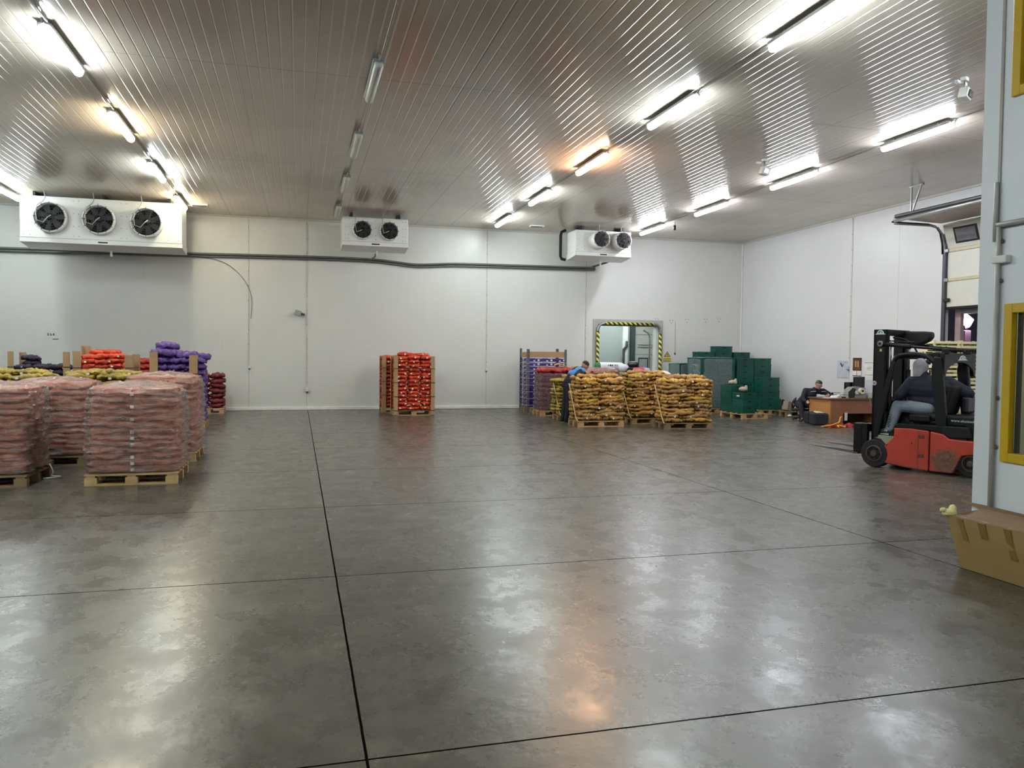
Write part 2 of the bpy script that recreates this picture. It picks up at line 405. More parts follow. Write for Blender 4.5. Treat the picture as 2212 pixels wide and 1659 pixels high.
for k in range(8): lamp(-2.9,k,{0:M_yel,2:M_yel}.get(k,M_cold),{0:'warm lit',2:'yellowish lit'}.get(k,'lit white'))
for k in range(4): lamp(1.02,k,M_off,'unlit grey')
for k in (0,1,2,3,4,6,7): lamp(5.62,k,{2:M_warm}.get(k,M_cold),{2:'orange glowing'}.get(k,'lit white'))
for k in range(8): lamp(10.22,k,M_blue,'lit white')
# conduits between the lamps, along the ceiling
M_cond=mat('ceiling_conduit','8b8880',.5)
for x,lab in ((-2.9,'over the wrapped pallets'),(1.02,'along the dead middle row'),(5.62,'over the potato pallets'),(10.22,'over the desk and forklift')):
    tag(MB().tube([(x+.03,-5.5,CH-.03),(x+.03,22.9,CH-.03)],.013,6).obj('conduit',M_cond),f'thin grey cable conduit on the ceiling, linking the lights {lab}','conduit','ceiling conduits')
for x,y,lab in ((-2.53,22.35,'beside the three-fan cooler'),(6.91,22.7,'between the two small coolers')):
    t=thing('ceiling_vent',f'small flat white ceiling vent {lab}','vent',(x,y,CH-.02)); MB().b2(-.22,.22,-.1,.1,-.02,.02).obj('frame',M_white,t,bev=.01); MB().b2(-.18,.18,-.06,.06,-.024,-.019).obj('grille',M_dark,t)
# sensors / emergency spot heads under the ceiling
def spot(x,y,lab,rz):
    t=thing('ceiling_spotlight',lab,'light',(x,y,CH),rz)
    MB().b2(-.05,.05,-.04,.04,-.05,0).obj('base',M_white,t,bev=.008)
    MB().tube([(0,0,-.05),(0,0,-.12),(.03,.0,-.16)],.012,8).obj('stem',M_galv,t,smooth=True)
    MB().box((-.02,-.02,-.24),(.16,.13,.15),(0.1,.25,0)).obj('lamp_body',M_white,t,bev=.02)
    MB().box((-.02,-.095,-.25),(.1,.012,.09),(0.1,.25,0)).obj('lens',mat('dark_lens','3b3c40',.15),t)
    MB().box((.06,.05,-.06),(.16,.07,.05)).obj('side_head',M_white,t,bev=.01)
    MB().box((-.1,.05,-.07),(.1,.05,.04)).obj('side_head',M_white,t,bev=.01)
spot(8.92,9.0,'white twin-head fitting under the ceiling close to the cabin',.4); spot(8.86,13.75,'white twin-head fitting under the ceiling above the desk aisle',.0)
t=thing('ceiling_sensor','small dark sensor hanging from the ceiling by the last lit tube light over the desk','sensor',(10.5,20.8,CH))
MB().tube([(0,0,0),(0,0,-.12)],.01,8).obj('stem',M_galv,t); MB().tube([(0,0,-.1),(0,0,-.24)],.035,12).obj('body',M_black,t,smooth=True)

# ---------------------------------------------------------------- fan coolers
M_cool=mat('cooler_white','e6e6e2',.3,var=.04)
M_fan=mat('fan_black','1c1c20',.45,var=.2); M_blade=mat('fan_blade','2c2c2f',.5,var=.3)
M_cable=mat('pale_cable','a9a79e',.5)
def fan(t,x,z,r,dp,y0):
    f=MB().lathe([(r+.035,0),(r+.03,-dp),(r-.005,-dp),(r-.01,0)],32,Matrix.Translation((x,y0,z)),'y').obj('fan_duct',M_cool,t,smooth=True)
    yy=y0-dp
    MB().lathe([(r-.004,0),(r-.004,-.01)],32,Matrix.Translation((x,y0-.012,z)),'y').obj('fan_back',M_dark,f)
    for k in range(7):
        a=2*PI*k/7+.3+x; c,s=math.cos(a),math.sin(a)
        MB().box((x+c*r*.58,yy+.07,z+s*r*.58),(r*.72,.012,r*.36),(0.0,-a,0.0)).obj('blade',M_blade,f,bev=.01)
    MB().lathe([(.01,-.03),(r*.26,-.02),(r*.28,.05)],20,Matrix.Translation((x,yy+.06,z)),'y').obj('hub',M_fan,f,smooth=True)
    mb=MB()
    for q in (.3,.48,.66,.82,.97):
        pts=[(x+r*q*math.cos(2*PI*i/28),yy-.02-.02*(1-q),z+r*q*math.sin(2*PI*i/28)) for i in range(29)]; mb.tube(pts,.006,5,False)
    for k in range(12):
        a=2*PI*k/12; mb.bar((x+.3*r*math.cos(a),yy-.035,z+.3*r*math.sin(a)),(x+(r+.03)*math.cos(a),yy-.015,z+(r+.03)*math.sin(a)),.011,.011)
    mb.obj('guard_grille',M_fan,f)
def cooler(x0,x1,yf,z0,z1,dep,fans,r,dp,lab,cables):
    cx=(x0+x1)/2; t=thing('fan_cooler',lab,'cooler',(cx,yf,z1),0,'ceiling coolers')
    w=(x1-x0)/2; H=z1-z0
    MB().b2(-w,w,0,dep,-H+.12,0).obj('casing',M_cool,t,bev=.012)
    mb=MB(); mb.prism([(-.005,-H+.12),(-.005,-H+.01),(.02,-H),(dep,-H-.07),(dep+.02,-H-.05),(dep+.02,-H+.12)],-w-.01,w+.01,'x'); mb.obj('drip_tray',M_cool,t,bev=.006)
    MB().b2(-w,w,-.008,-.003,-H+.118,-H+.124).obj('tray_seam',M_grayp,t)
    MB().b2(-.11,.11,-.014,-.004,-H+.045,-H+.08).obj('name_plate',M_black,t,bev=.008)
    for xx in (-w+.3,w-.3,0) if w>1.5 else (-w+.25,w-.25):
        MB().b2(xx-.03,xx+.03,.06,dep-.05,0,CH-z1).obj('hanger_rail',M_black,t)
    mb=MB()
    for xx in [-w+.08,w-.08]+[f-cx+o for f in fans for o in (-r-.14,r+.14)]:
        for zz in (-.08,-H*.35,-H*.62,-H+.19): mb.lathe([(.011,0),(.011,-.006)],8,Matrix.Translation((xx,0,zz)),'y')
    mb.obj('screw',M_grayp,t)
    for f in fans:
        fan(t,f-cx,fans[f]-z1,r,dp,0)
    for f,style in zip(fans,cables):
        fx=f-cx; fz=fans[f]-z1
        if style=='hook': pts=[(fx-.12,-.16,CH-z1),(fx-.1,-.16,-.06),(fx-.13,-.18,-.14),(fx-.25,-dp-.05,fz+r*.78),(fx-r*.83,-dp-.06,fz+r*.3),(fx-r*.75,-dp-.07,fz-.1),(fx-r*.35,-dp-.07,fz-.15),(fx-.02,-dp-.07,fz-.02),(fx+.05,-dp-.06,fz+.04)]
        elif style=='line': pts=[(fx-.2,-.14,CH-z1),(fx-.2,-.14,fz+.1),(fx-.17,-dp-.04,fz-.08),(fx-.02,-dp-.05,fz-.02)]
        else: pts=[(fx-.03,-.3,CH-z1),(fx-.04,-.3,-.02),(fx,-.32,fz+r*.9)]
        MB().tube(pts,.012,6).obj('fan_cable',M_cable,t,smooth=True)
    MB().tube([(.08,dep*.6,-H-.06),(.08,dep*.6,-H-.22)],.03,10).obj('drain_spout',M_cool,t,smooth=True)
    return t
cooler(-6.56,-2.88,21.75,4.32,5.46,.85,{-5.86:4.93,-4.78:4.93,-3.69:4.92},.34,.2,'large white cooler with three black fans hanging under the ceiling',['hook']*3)
cooler(1.17,2.98,22.2,4.66,5.45,.75,{1.71:5.1,2.45:5.1},.235,.1,'small white two-fan cooler under the ceiling between the orange onion stack and the middle conduit',['line']*2)
cooler(7.99,9.78,22.25,4.68,5.45,.75,{8.66:5.14,9.36:5.13},.23,.42,'white two-fan cooler with long protruding fan ducts above the striped doorway',['drop']*2)
t=thing('insulated_pipe','black insulated pipe bent round the end of the long-duct cooler','pipe',(7.8,22.9,5.1)); MB().tube([(.1,0,.42),(-.03,0,.36),(-.06,0,.25),(-.06,0,-.38),(-.02,0,-.46),(.1,0,-.48)],.045,10).obj('pipe',M_rubber,t,smooth=True)
# drain pipes on the back wall
M_pipe=mat('grey_drain_pipe','6a6c6b',.4,var=.15)
def smooth_path(p,n=6):
    out=[]
    for i in range(len(p)-1):
        a,b,c,d=[Vector(p[max(0,min(len(p)-1,j))]) for j in (i-1,i,i+1,i+2)]
        for k in range(n):
            s=k/n; out.append(.5*((2*b)+(c-a)*s+(2*a-5*b+4*c-d)*s*s+(3*b-a-3*c+d)*s**3))
    out.append(Vector(p[-1])); return out
py=YW-.07
pp=smooth_path([(-11,py,4.34),(-7.7,py,4.38),(-3.1,py,4.44),(.2,py,4.49),(2.0,py,4.49),(2.8,py,4.44),(3.5,py,4.39),(4.6,py,4.46),(5.7,py,4.48),(8.9,py,4.51),(9.15,py,4.55)])
for off,lab in ((0.,'upper'),(-.07,'lower')):
    q=[(v.x,v.y,v.z+off) for v in pp]
    if off==0.: q+= [(9.35,23.2,4.62),(9.38,22.9,4.66)]
    t=thing('drain_pipe',f'{lab} of the two long grey pipes running along the back wall under the coolers','pipe',(0,0,0)); MB().tube(q,.034 if off==0 else .026,8).obj('pipe',M_pipe,t,smooth=True)
t=thing('hose','thin grey hose dropping from the small two-fan cooler to the wall pipe','hose',(2.1,23.0,4.55)); MB().tube(smooth_path([(.05,0,-.0),(.05,.1,-.05),(-.02,.6,-.08),(-.08,.75,-.06)]),.025,8).obj('tube',M_pipe,t,smooth=True)
t=thing('wall_cable','thin cable curving down the wall below the large cooler','cable',(-3.1,YW-.04,4.35)); MB().tube(smooth_path([(0,0,0),(.7,0,-.02),(1.2,0,-.2),(1.6,0,-.6),(1.8,0,-1.1),(1.78,0,-1.7)]),.008,6).obj('wire',M_pipe,t,smooth=True)
# sockets and camera on the back wall
t=thing('wall_socket','small socket with a red plug at the foot of the tall wall conduit','socket',(.25,YW,.55)); MB().b2(-.05,.05,-.07,-.014,0,.12).obj('box',M_white,t,bev=.01); MB().tube([(0,-.05,.0),(0,-.05,-.05)],.03,10).obj('plug',mat('red_plastic','8a1f1c',.4),t,smooth=True)
for x,z,lab in ((-1.36,1.22,'under the thin strip behind the wrapped pallets'),(5.66,1.18,'beside the purple crate stack')):
    t=thing('cable_box',f'small white cable box on the back wall {lab}','box',(x,YW-.02,z)); MB().b2(-.03,.03,-.04,.006,0,.09).obj('box',M_white,t,bev=.008); MB().tube([(0,-.02,0),(0,-.02,-.04)],.012,8).obj('gland',M_black,t)
t=thing('wall_speaker','grey box-shaped wall unit on a black bracket beside the tall wall conduit','speaker',(.03,YW,2.84)); MB().box((-.04,-.14,0),(.16,.14,.16),(.1,.3,.2)).obj('housing',mat('grey_plastic','a4a8a8',.4),t,bev=.02); MB().bar((.0,-.1,-.0),(.14,-.01,-.04),.04,.05).obj('bracket',M_black,t)
# small sign with the letters on the back wall
t=thing('wall_sign','small white paper sign with dark letters on the back wall above the dark purple sacks','sign',(-6.45,YW-.005,2.11)); MB().b2(-.13,.1,-.006,0,-.06,.06).obj('sheet',M_white,t); text_mesh('E b K',.085,'lettering',mat('ink','1f1d3a',.6),t,(-.11,-.008,-.03),(PI/2,0,0),.001,bold=.003)
MB().b2(.02,.16,-.006,0,-.13,-.115).obj('ink_bar',MATS['ink'],t)
# warning sign near the doorway
t=thing('warning_sign','yellow triangular warning sign over a yellow plate beside the striped doorway','sign',(11.84,YW-.008,1.68))
M_ys=mat('sign_yellow','c9b63a',.5); MB().b2(-.14,.14,-.008,0,-.16,.19).obj('backing',M_white,t)
MB().prism([(-.12,0.0),(.12,0.0),(0,.18)],-.012,-.006,'y').obj('triangle_border',M_black,t); MB().prism([(-.09,.016),(.09,.016),(0,.152)],-.014,-.008,'y').obj('triangle',M_ys,t)
MB().b2(-.008,.008,-.016,-.01,.05,.11).obj('exclamation_mark',M_black,t); MB().b2(-.13,.13,-.012,-.006,-.15,-.03).obj('plate',M_ys,t)
# screw marks left on the wall
M_mark=mat('screw_hole','4b4740',.8)
for x,z in ((11.45,2.9),(11.98,2.86),(12.55,2.9),(13.25,2.93),(13.75,2.95)):
    mb=MB()
    for dx,dz in ((-.05,.03),(.05,.03),(0,-.06)): mb.lathe([(.014,0),(.014,-.004)],8,Matrix.Translation((x+dx,YW,z+dz)),'y')
    o=mb.obj('screw_mark',M_mark); tag(o,'trio of dark screw holes in the back wall above the green crates','mark','screw holes on the back wall')
t=thing('wall_pull_rope','thin cord hanging on the wall with a dark end beside the warning sign','cord',(12.12,YW-.02,2.85)); MB().tube([(0,0,0),(0,0,-1.05)],.005,5).obj('cord',M_pipe,t); MB().tube([(0,0,-1.03),(0,0,-1.1)],.02,8).obj('cord_end',M_black,t)

# ---------------------------------------------------------------- dock door in the right wall
M_sect=mat('sectional_door_cream','d8d6cb',.35,var=.05); M_rib=mat('door_rib_yellowish','c9c19a',.4)
dk=bpy.data.objects.new('door_3',None); COL.objects.link(dk); tag(dk,kind='structure'); dk.location=(XW+.04,0,0)
ya,yb=12.02,15.1
MB().b2(0,.045,ya,yb,2.9,3.53).obj('door_section',M_sect,dk,bev=.01); MB().b2(0,.045,ya,yb,3.56,4.22).obj('door_section',M_sect,dk,bev=.01)
def tilt(p0,p1,name,m,th=.045,y0=ya,y1=yb):
    (x0,z0),(x1,z1)=p0,p1; d=Vector((x1-x0,z1-z0)).normalized(); nn=Vector((-d.y,d.x))*th
    return MB().prism([(x0,z0),(x1,z1),(x1-nn.x*-1,z1-nn.y*-1),(x0-nn.x*-1,z0-nn.y*-1)],y0,y1,'y').obj(name,m,dk,bev=.006)
tilt((0.0,4.25),(-.17,4.80),'door_section',M_sect,-.045)
for y1,y0 in ((15.1-.27,14.15+.03),(13.95,13.3),(13.05,12.4)):
    def ptx(s,off): # point on the tilted section
        a=Vector((0.0,4.25)); b=Vector((-.17,4.80)); d=(b-a); n_=Vector((-d.y,d.x)).normalized(); return (a+d*s)+n_*off
    for nm,m_,o0,s0,s1,ex in (('window_gasket',M_black,.008,.18,.82,.0),('window_pane',mat('door_pane','7d7f86',.12),.014,.25,.75,.05)):
        a=ptx(s0,o0); b=ptx(s1,o0); 
        MB().add([(a.x,y0+ex,a.y),(b.x,y0+ex,b.y),(b.x,y1-ex,b.y),(a.x,y1-ex,a.y),(a.x-.006,y0+ex,a.y),(b.x-.006,y0+ex,b.y),(b.x-.006,y1-ex,b.y),(a.x-.006,y1-ex,a.y)],[(0,1,2,3),(7,6,5,4),(0,4,5,1),(1,5,6,2),(2,6,7,3),(3,7,4,0)]).obj(nm,m_,dk)
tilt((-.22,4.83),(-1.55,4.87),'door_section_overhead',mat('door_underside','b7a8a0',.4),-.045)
for z in (3.53,4.21): MB().b2(-.03,.0,ya,yb,z-.035,z+.035).obj('door_rib',M_rib,dk,bev=.006)
MB().b2(-.02,.05,ya,yb,2.84,2.9).obj('bottom_seal',M_rubber,dk,bev=.01)
MB().tube([(-1.58,11.9,4.84),(-1.58,15.05,4.80)],.035,10).obj('end_bar',mat('bright_steel','c9cccd',.25,.6),dk,smooth=True)
MB().b2(-1.62,-1.5,12.0,15.0,4.86,4.94).obj('spring_shaft',M_black,dk,bev=.02)
tr=[(-.03,15.16,0.3),(-.03,15.16,4.1),(-.05,15.16,4.35),(-.12,15.16,4.6),(-.25,15.16,4.74),(-.5,15.12,4.77),(-1.6,15.0,4.74)]
MB().tube(tr,.022,8).obj('track',M_galv,dk,smooth=True); MB().tube([(x-.04,y+.03,z+.04) for x,y,z in tr[1:]],.018,8).obj('track',M_black,dk,smooth=True)
MB().b2(-.09,-.02,14.98,15.12,3.02,3.1).obj('roller_bracket',M_black,dk,bev=.01)
for z in (3.53,4.21): MB().b2(-.06,-.01,15.04,15.14,z-.04,z+.04).obj('roller_bracket',M_galv,dk,bev=.01)
MB().b2(-.05,-.02,15.1,15.2,0,4.45).obj('frame_seal',mat('dark_seal','3a3e46',.5),dk)
MB().bar((-1.25,14.9,CH-.0),(-1.25,14.9,4.9),.03,.03).bar((-1.25,14.6,CH),(-1.25,14.9,4.9),.03,.03).obj('track_hanger',M_galv,dk)
MB().b2(-1.28,-1.22,14.55,14.95,CH-.03,CH).obj('hanger_plate',M_galv,dk)
# night outside: dock shelter, yard, lamp mast
M_shel=mat('dock_shelter_pink_white','b7a39f',.5)
tag(MB().b2(XW+.32,XW+.42,14.96,15.12,0,2.85).obj('trim_9',M_shel),kind='structure')
tag(MB().b2(XW+.32,XW+.42,11.9,14.96,2.74,2.85).obj('trim_10',mat('shelter_lintel','8f8f93',.5)),kind='structure')
M_night=mat('night_asphalt','151519',.7)
tag(MB().b2(XW+.2,30,5,30,-1.2,-1.1).obj('ground',M_night),kind='structure')
t=thing('yard_lamp','bright pinkish-white lamp on a post outside the dock door at night','lamp',(17,16.88,-1.1))
MB().b2(-.1,.1,-.09,.09,0,3.55).obj('post',mat('pinkish_post','a98fa6',.5),t,bev=.01)
MB().box((0,-.02,3.82),(.12,.34,.26),(.6,0,0)).obj('lamp_head',emis('yard_lamp_glow',(1.,.72,.95),60),t,bev=.04)
MB().box((0,.02,3.64),(.1,.12,.12)).obj('lamp_foot',M_black,t)

# ---------------------------------------------------------------- office cabin with yellow windows
M_cab=mat('cabin_panel','dde3e8',.38,var=.04,vs=2); M_cstrip=mat('cabin_joint','a6a39d',.45)
cab=thing('site_cabin','tall white panel cabin with yellow-framed windows standing beside the cardboard box','cabin',(5.5,5.34,0))
D=2.6; Wd=4.6; HT=5.2
zs=[0,.84,2.11,3.75,5.0,HT]; y0w,y1w=-.28,-1.75
def cb(x0,x1,y0,y1,z0,z1,nm,m,p=cab,bev=0.): return MB().b2(x0,x1,y0,y1,z0,z1).obj(nm,m,p,bev=bev)
mb=MB(); mb.b2(0,.1,y0w,0,0,HT); mb.b2(0,.1,-Wd,y1w,0,HT)
for a,b in ((0,.84),(2.11,3.75),(5.0,HT)): mb.b2(0,.1,y1w,y0w,a,b)
mb.b2(.1,D,-.1,0,0,HT); mb.b2(D-.1,D,-Wd,-.1,0,HT); mb.b2(.1,D-.1,-Wd,-Wd+.1,0,HT); mb.b2(.1,D-.1,-Wd+.1,-.1,HT-.1,HT); mb.b2(.1,D-.1,-Wd+.1,-.1,2.85,2.95)
mb.obj('cabin_shell',M_cab,cab)
cb(-.012,0,-.19,-.165,.38,HT,'joint_strip',M_cstrip)
M_yf=mat('yellow_frame','c9a413',.4,var=.06); M_olive=mat('olive_interior','a39a3c',.7,var=.25,vs=1.5); M_curt=mat('pale_curtain','c9c294',.7)
M_glass=bpy.data.materials.new('cabin_glass'); M_glass.use_nodes=True; b_=M_glass.node_tree.nodes['Principled BSDF']; b_.inputs['Alpha'].default_value=.25; b_.inputs['Base Color'].default_value=(.12,.12,.1,1); b_.inputs['Roughness'].default_value=.04
for a,b in ((.84,2.11),(3.75,5.0)):
    mb=MB(); f=.075
    mb.b2(-.03,.03,y0w-f,y0w,a,b); mb.b2(-.03,.03,y1w,y1w+f,a,b); mb.b2(-.03,.03,y1w+f,y0w-f,a,a+f); mb.b2(-.03,.03,y1w+f,y0w-f,b-f,b)
    w=mb.obj('window_frame',M_yf,cab,bev=.006)
    cb(.02,.03,y1w+f,y0w-f,a+f,b-f,'window_pane',M_glass,w)
    cb(.035,.06,y0w-f-.03,y0w-f,a+f,b-f,'rubber_seal',M_black,w)
    cb(.09,.12,y0w-f-.12,y0w-f-.06,a+f,b-f,'curtain',M_curt,w); cb(.1,.13,y0w-f-.21,y0w-f-.15,a+f,b-f,'curtain',M_curt,w)
cb(.9,.95,-Wd+.1,-.1,0,2.85,'inner_wall',M_olive); cb(.9,.95,-Wd+.1,-.1,2.95,HT-.1,'inner_wall',M_olive)
for z in (2.72,4.95):
    cb(.5,.6,-2.2,-.8,z,z+.06,'inside_light',emis('cabin_inner_light',(1.,.93,.62),5.))
# conduits on the cabin face
MB().tube([(-.03,-.175,2.62),(-.03,-.175,3.1)],.018,8).tube([(-.03,-.21,.42),(-.03,-.21,2.75)],.02,8).obj('conduit',mat('cabin_conduit','b4b2ae',.4),cab,smooth=True)
MB().tube([(-.035,-.2,2.75),(-.035,-3.0,2.75)],.022,8).obj('conduit',M_grayp,cab,smooth=True)
cb(-.06,-.0,-.31,-.17,2.44,2.5,'switch_box',M_white,bev=.008)
for z in (2.62,2.3,1.35,.95): MB().lathe([(.018,0),(.012,-.014)],10,Matrix.Translation((-.012,-.23,z)),'x').obj('clip',M_rust,cab)
# cardboard box under the cabin windows
M_card=mat('cardboard_tan','a98a58',.75,var=.1,vs=3,bump=.1,bs=25); M_cardd=mat('cardboard_top','85694c',.8,var=.15,vs=3); M_tape=mat('brown_tape','94703c',.35,var=.15)
bx=thing('cardboard_box','large tan cardboard box with strips of brown tape on the floor against the cabin','box',(5.1,5.05,0))
o1=[(0.01,0,0),(.34,.05,0),(.36,-1.6,0),(.03,-1.62,0)]; o2=[(-.16,-.02,.43),(.33,.12,.43),(.34,-1.6,.43),(-.1,-1.66,.43)]
MB().add(o1+o2,[(3,2,1,0),(0,1,5,4),(1,2,6,5),(2,3,7,6),(3,0,4,7)]).obj('box_wall',M_card,bx)
MB().add([o2[0],(.1,.03,.405),(.12,-1.6,.385),o2[3],(-.155,-.02,.438),(.1,.03,.413),(.12,-1.6,.393),(-.095,-1.66,.438)],[(0,1,2,3),(7,6,5,4),(0,4,5,1),(1,5,6,2),(2,6,7,3),(3,7,4,0)]).obj('box_flap',M_cardd,bx)
MB().add([(.33,.12,.43),(.1,.05,.40),(.12,-1.6,.37),(.34,-1.6,.43),(.33,.12,.44),(.1,.05,.41),(.12,-1.6,.38),(.34,-1.6,.44)],[(0,1,2,3),(7,6,5,4),(0,4,5,1),(1,5,6,2),(2,6,7,3),(3,7,4,0)]).obj('box_flap',M_cardd,bx)
MB().add([(.34,.34,.455),(.34,.1,.42),(.345,-1.6,.40),(.37,-1.6,.44),(.37,.1,.46),(.35,.36,.462)],[(0,1,2,3,4,5)]).obj('raised_flap',M_cardd,bx)
for y,h,w in ((-.3,.13,.07),(-.52,.24,.06),(-.12,.18,.05),(-.75,.08,.06)):
    k=lambda z:(-.16+.17*(1-z/.43))+.06*(-y/1.66)*(z/.43)-.006
    MB().add([(k(.43),y,.432),(k(.43),y-w,.432),(k(.43-h),y-w,.432-h),(k(.43-h),y,.432-h),(k(.43)+.05,y,.438),(k(.43)+.05,y-w,.438)],[(0,1,2,3),(0,4,5,1)]).obj('tape_strip',M_tape,bx)
o=MB().ell((0,0,.035),(.07,.04,.035),seg=8,rings=5).ell((.05,.02,.06),(.03,.03,.035),seg=7,rings=5).ell((-.06,0,.06),(.03,.02,.02),seg=7,rings=5).obj('crumpled_wrapper',mat('pale_yellow_paper','e3dd9c',.6,bump=.8,bs=30),loc=(4.965,5.03,.415))
tag(o,'crumpled pale yellow wrapper lying on the corner of the cardboard box','wrapper')

# unseen tube lights, added to brighten the corridor behind the doorway
for x_,lab_ in ((8.6,'over the mixed bags'),(11.2,'by the sectional door')):
    t=dup(protos[M_cold.name]); t.location=(x_,YW+1.9,3.47); t.rotation_euler=(0,0,PI/2); tag(t,f'added unseen tube light brightening the corridor behind the striped doorway, {lab_}','light','added corridor lights')
# ---------------------------------------------------------------- pallets
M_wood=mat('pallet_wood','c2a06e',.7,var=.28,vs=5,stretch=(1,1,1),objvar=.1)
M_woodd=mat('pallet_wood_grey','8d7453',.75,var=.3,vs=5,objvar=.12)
def pallet(x,y,lab,w=1.2,d=.8,rz=0,m=M_wood):
    t=thing('wooden_pallet',lab,'pallet',(x,y,0),rz,'wooden pallets')
    mb=MB()
    for i in range(5): mb.box((0,-d/2+.05+i*(d-.1)/4,.133),(w,.1 if i%2 else .11,.022))
    for i in (-1,0,1): mb.box((i*(w/2-.07),0,.111),(.1,d,.022))
    mb.obj('top_deck',m,t)
    for i in (-1,0,1):
        for j in (-1,0,1): MB().box((i*(w/2-.07),j*(d/2-.05),.061),(.14 if w>1 else .12,.1,.078)).obj('block',m,t)
    for j in (-1,0,1): MB().box((0,j*(d/2-.05),.011),(w,.1,.022)).obj('bottom_board',m,t)
    return t
PZ=.145
# ---------------------------------------------------------------- sacks
def sack_mesh(name,dims,m,seed,nveg=40,amp=.02,rad=.06,elong=1.,res=(34,18),sq=.55,wr=.006):
    """a net sack: rounded pillow whose skin bulges over the vegetables inside"""
    r=np.random.default_rng(seed); U,V=res
    hx,hy,hz=[k/2 for k in dims]
    def curve(p,q,a0,a1,n,ex,closed):
        a=np.linspace(a0,a1,3001); c,s_=np.cos(a),np.sin(a); k=((np.abs(c))**ex+(np.abs(s_))**ex)**(-1/ex); X,Y=c*k,s_*k
        L=np.concatenate([[0],np.cumsum(np.hypot(np.diff(X*p),np.diff(Y*q)))]); t=np.linspace(0,L[-1],n,endpoint=False) if closed else np.linspace(0,L[-1],n+2)[1:-1]
        return np.interp(t,L,X),np.interp(t,L,Y)
    ux,uy=curve(hx,hy,-PI,PI,U,3.6,True); vr,vz=curve((hx+hy)/2,hz,-PI/2,PI/2,V,2.9,False)
    x=np.outer(vr,ux).ravel(); y=np.outer(vr,uy).ravel(); z=np.repeat(vz,U)
    P=np.stack([x,y,z],-1); P=np.vstack([P,[[0,0,-1],[0,0,1]]])
    h=np.array(dims)/2; Q=P*h; nrm=P/h; nrm/=np.linalg.norm(nrm,axis=1)[:,None]+1e-9
    dv=r.normal(size=(nveg*2,3)); dv/=np.linalg.norm(dv,axis=1)[:,None]; k=np.abs(dv).max(1)
    sd=dv/k[:,None]*h*.95
    D=(Q[:,None,:]-sd[None])/np.array([elong,1.,.8]); dd=np.sqrt((D**2).sum(-1)); dd.sort(axis=1)
    b=np.clip(1-(dd[:,0]/rad)**2,-.6,1); e=(dd[:,1]-dd[:,0])/rad
    disp=amp*b-amp*.35*np.exp(-(e/.25)**2)
    ph=r.uniform(0,6,4)
    disp+=wr*(np.sin(Q[:,0]*23+ph[0]+3*np.sin(Q[:,2]*30+ph[3]))+np.sin(Q[:,1]*27+ph[1]))
    Q=Q*.93+nrm*disp[:,None]
    Q[:,2]+=.012*np.sin(Q[:,0]*7+ph[2])*1.2
    fs=[]
    for j in range(V-1):
        for i in range(U): q=(i+1)%U; fs.append((j*U+i,j*U+q,(j+1)*U+q,(j+1)*U+i))
    A=U*V
    for i in range(U): q=(i+1)%U; fs.append((A,q,i)); fs.append((A+1,(V-1)*U+i,(V-1)*U+q))
    me=bpy.data.meshes.new(name); me.from_pydata([tuple(p) for p in Q],[],fs); me.materials.append(m)
    me.polygons.foreach_set('use_smooth',[True]*len(fs)); me.update(); return me
M_tag=mat('white_tag','e9e6df',.5)
TAG=MB().box((0,0,0),(.042,.006,.036),(.2,0,.15)).mesh('tag',M_tag)
def sackmat(name,c,c2,vs=16,objvar=.12,rough=.5,sheen=0.,bump=.5):
    m=mat(name,c,rough,col2=c2,vs=vs,objvar=objvar,bump=bump,bs=180,detail=3)
    return m
M_pot=sackmat('potato_net','cfa24a','96713d',vs=7,objvar=.07); M_poty=sackmat('potato_net_golden','e0b040','a37d3c',vs=6,objvar=.07); M_potd=sackmat('potato_net_brown','be9550','86663f',vs=7,objvar=.07)
M_yell=sackmat('potato_net_olive','b39a38','7d6930',vs=7,objvar=.07)
M_oni=sackmat('onion_net','ee5228','b3351b',vs=16,rough=.45); M_plum=sackmat('red_onion_net','8a2f35','5e1f2a',vs=20); M_redo=sackmat('red_net','c43a30','8a2a28',vs=20)
M_purp=sackmat('purple_net','7450a6','38245f',vs=20); M_dpur=sackmat('dark_purple_net','33203f','1d1428',vs=24); M_carr=sackmat('carrot_bag','ff8a50','dd5f34',vs=10,rough=.35)
VARS={}
def variants(key,dims,m,n=4,**k):
    if key not in VARS: VARS[key]=[sack_mesh(key,dims,m,100+i*7+len(key),**k) for i in range(n)]
    return VARS[key]
def pos_word(i,n,a='outer',b='desk'):
    return (a+'-side') if i==0 else ((b+'-side') if i==n-1 else 'middle' if n==3 else ('second' if i==1 else 'third'))
def place_sack(vs,name,loc,rz,label,cat,group,tagp=0.,front=.2,flip=True,sc=(1,1,1),parent=None,cfront=None):
    me=rnd.choice(vs); o=link(name,me,parent); o.location=loc
    o.rotation_euler=(rnd.uniform(-.05,.05),rnd.uniform(-.04,.04),rz+(PI if flip and rnd.random()<.5 else 0)+rnd.uniform(-.04,.04))
    s=rnd.uniform(.96,1.04); o.scale=(sc[0]*s,sc[1]*s,sc[2])
    if parent is None: tag(o,label,cat,group)
    if rnd.random()<tagp:
        c=link('tag',TAG,o); d=me_dims[me.name]
        c.location=(rnd.uniform(-.3,.3)*d[0],-d[1]*.5-.004 if abs(o.rotation_euler.z-rz)<1 else d[1]*.5+.004,rnd.uniform(-.1,.1)*d[2]); c.rotation_euler=(0,rnd.uniform(-.4,.4),0)
    return o
class _D(dict):
    def __missing__(s,k):
        me=bpy.data.meshes[k]; c=[v.co for v in me.vertices]; s[k]=tuple(max(v[i] for v in c)-min(v[i] for v in c) for i in range(3)); return s[k]
me_dims=_D()
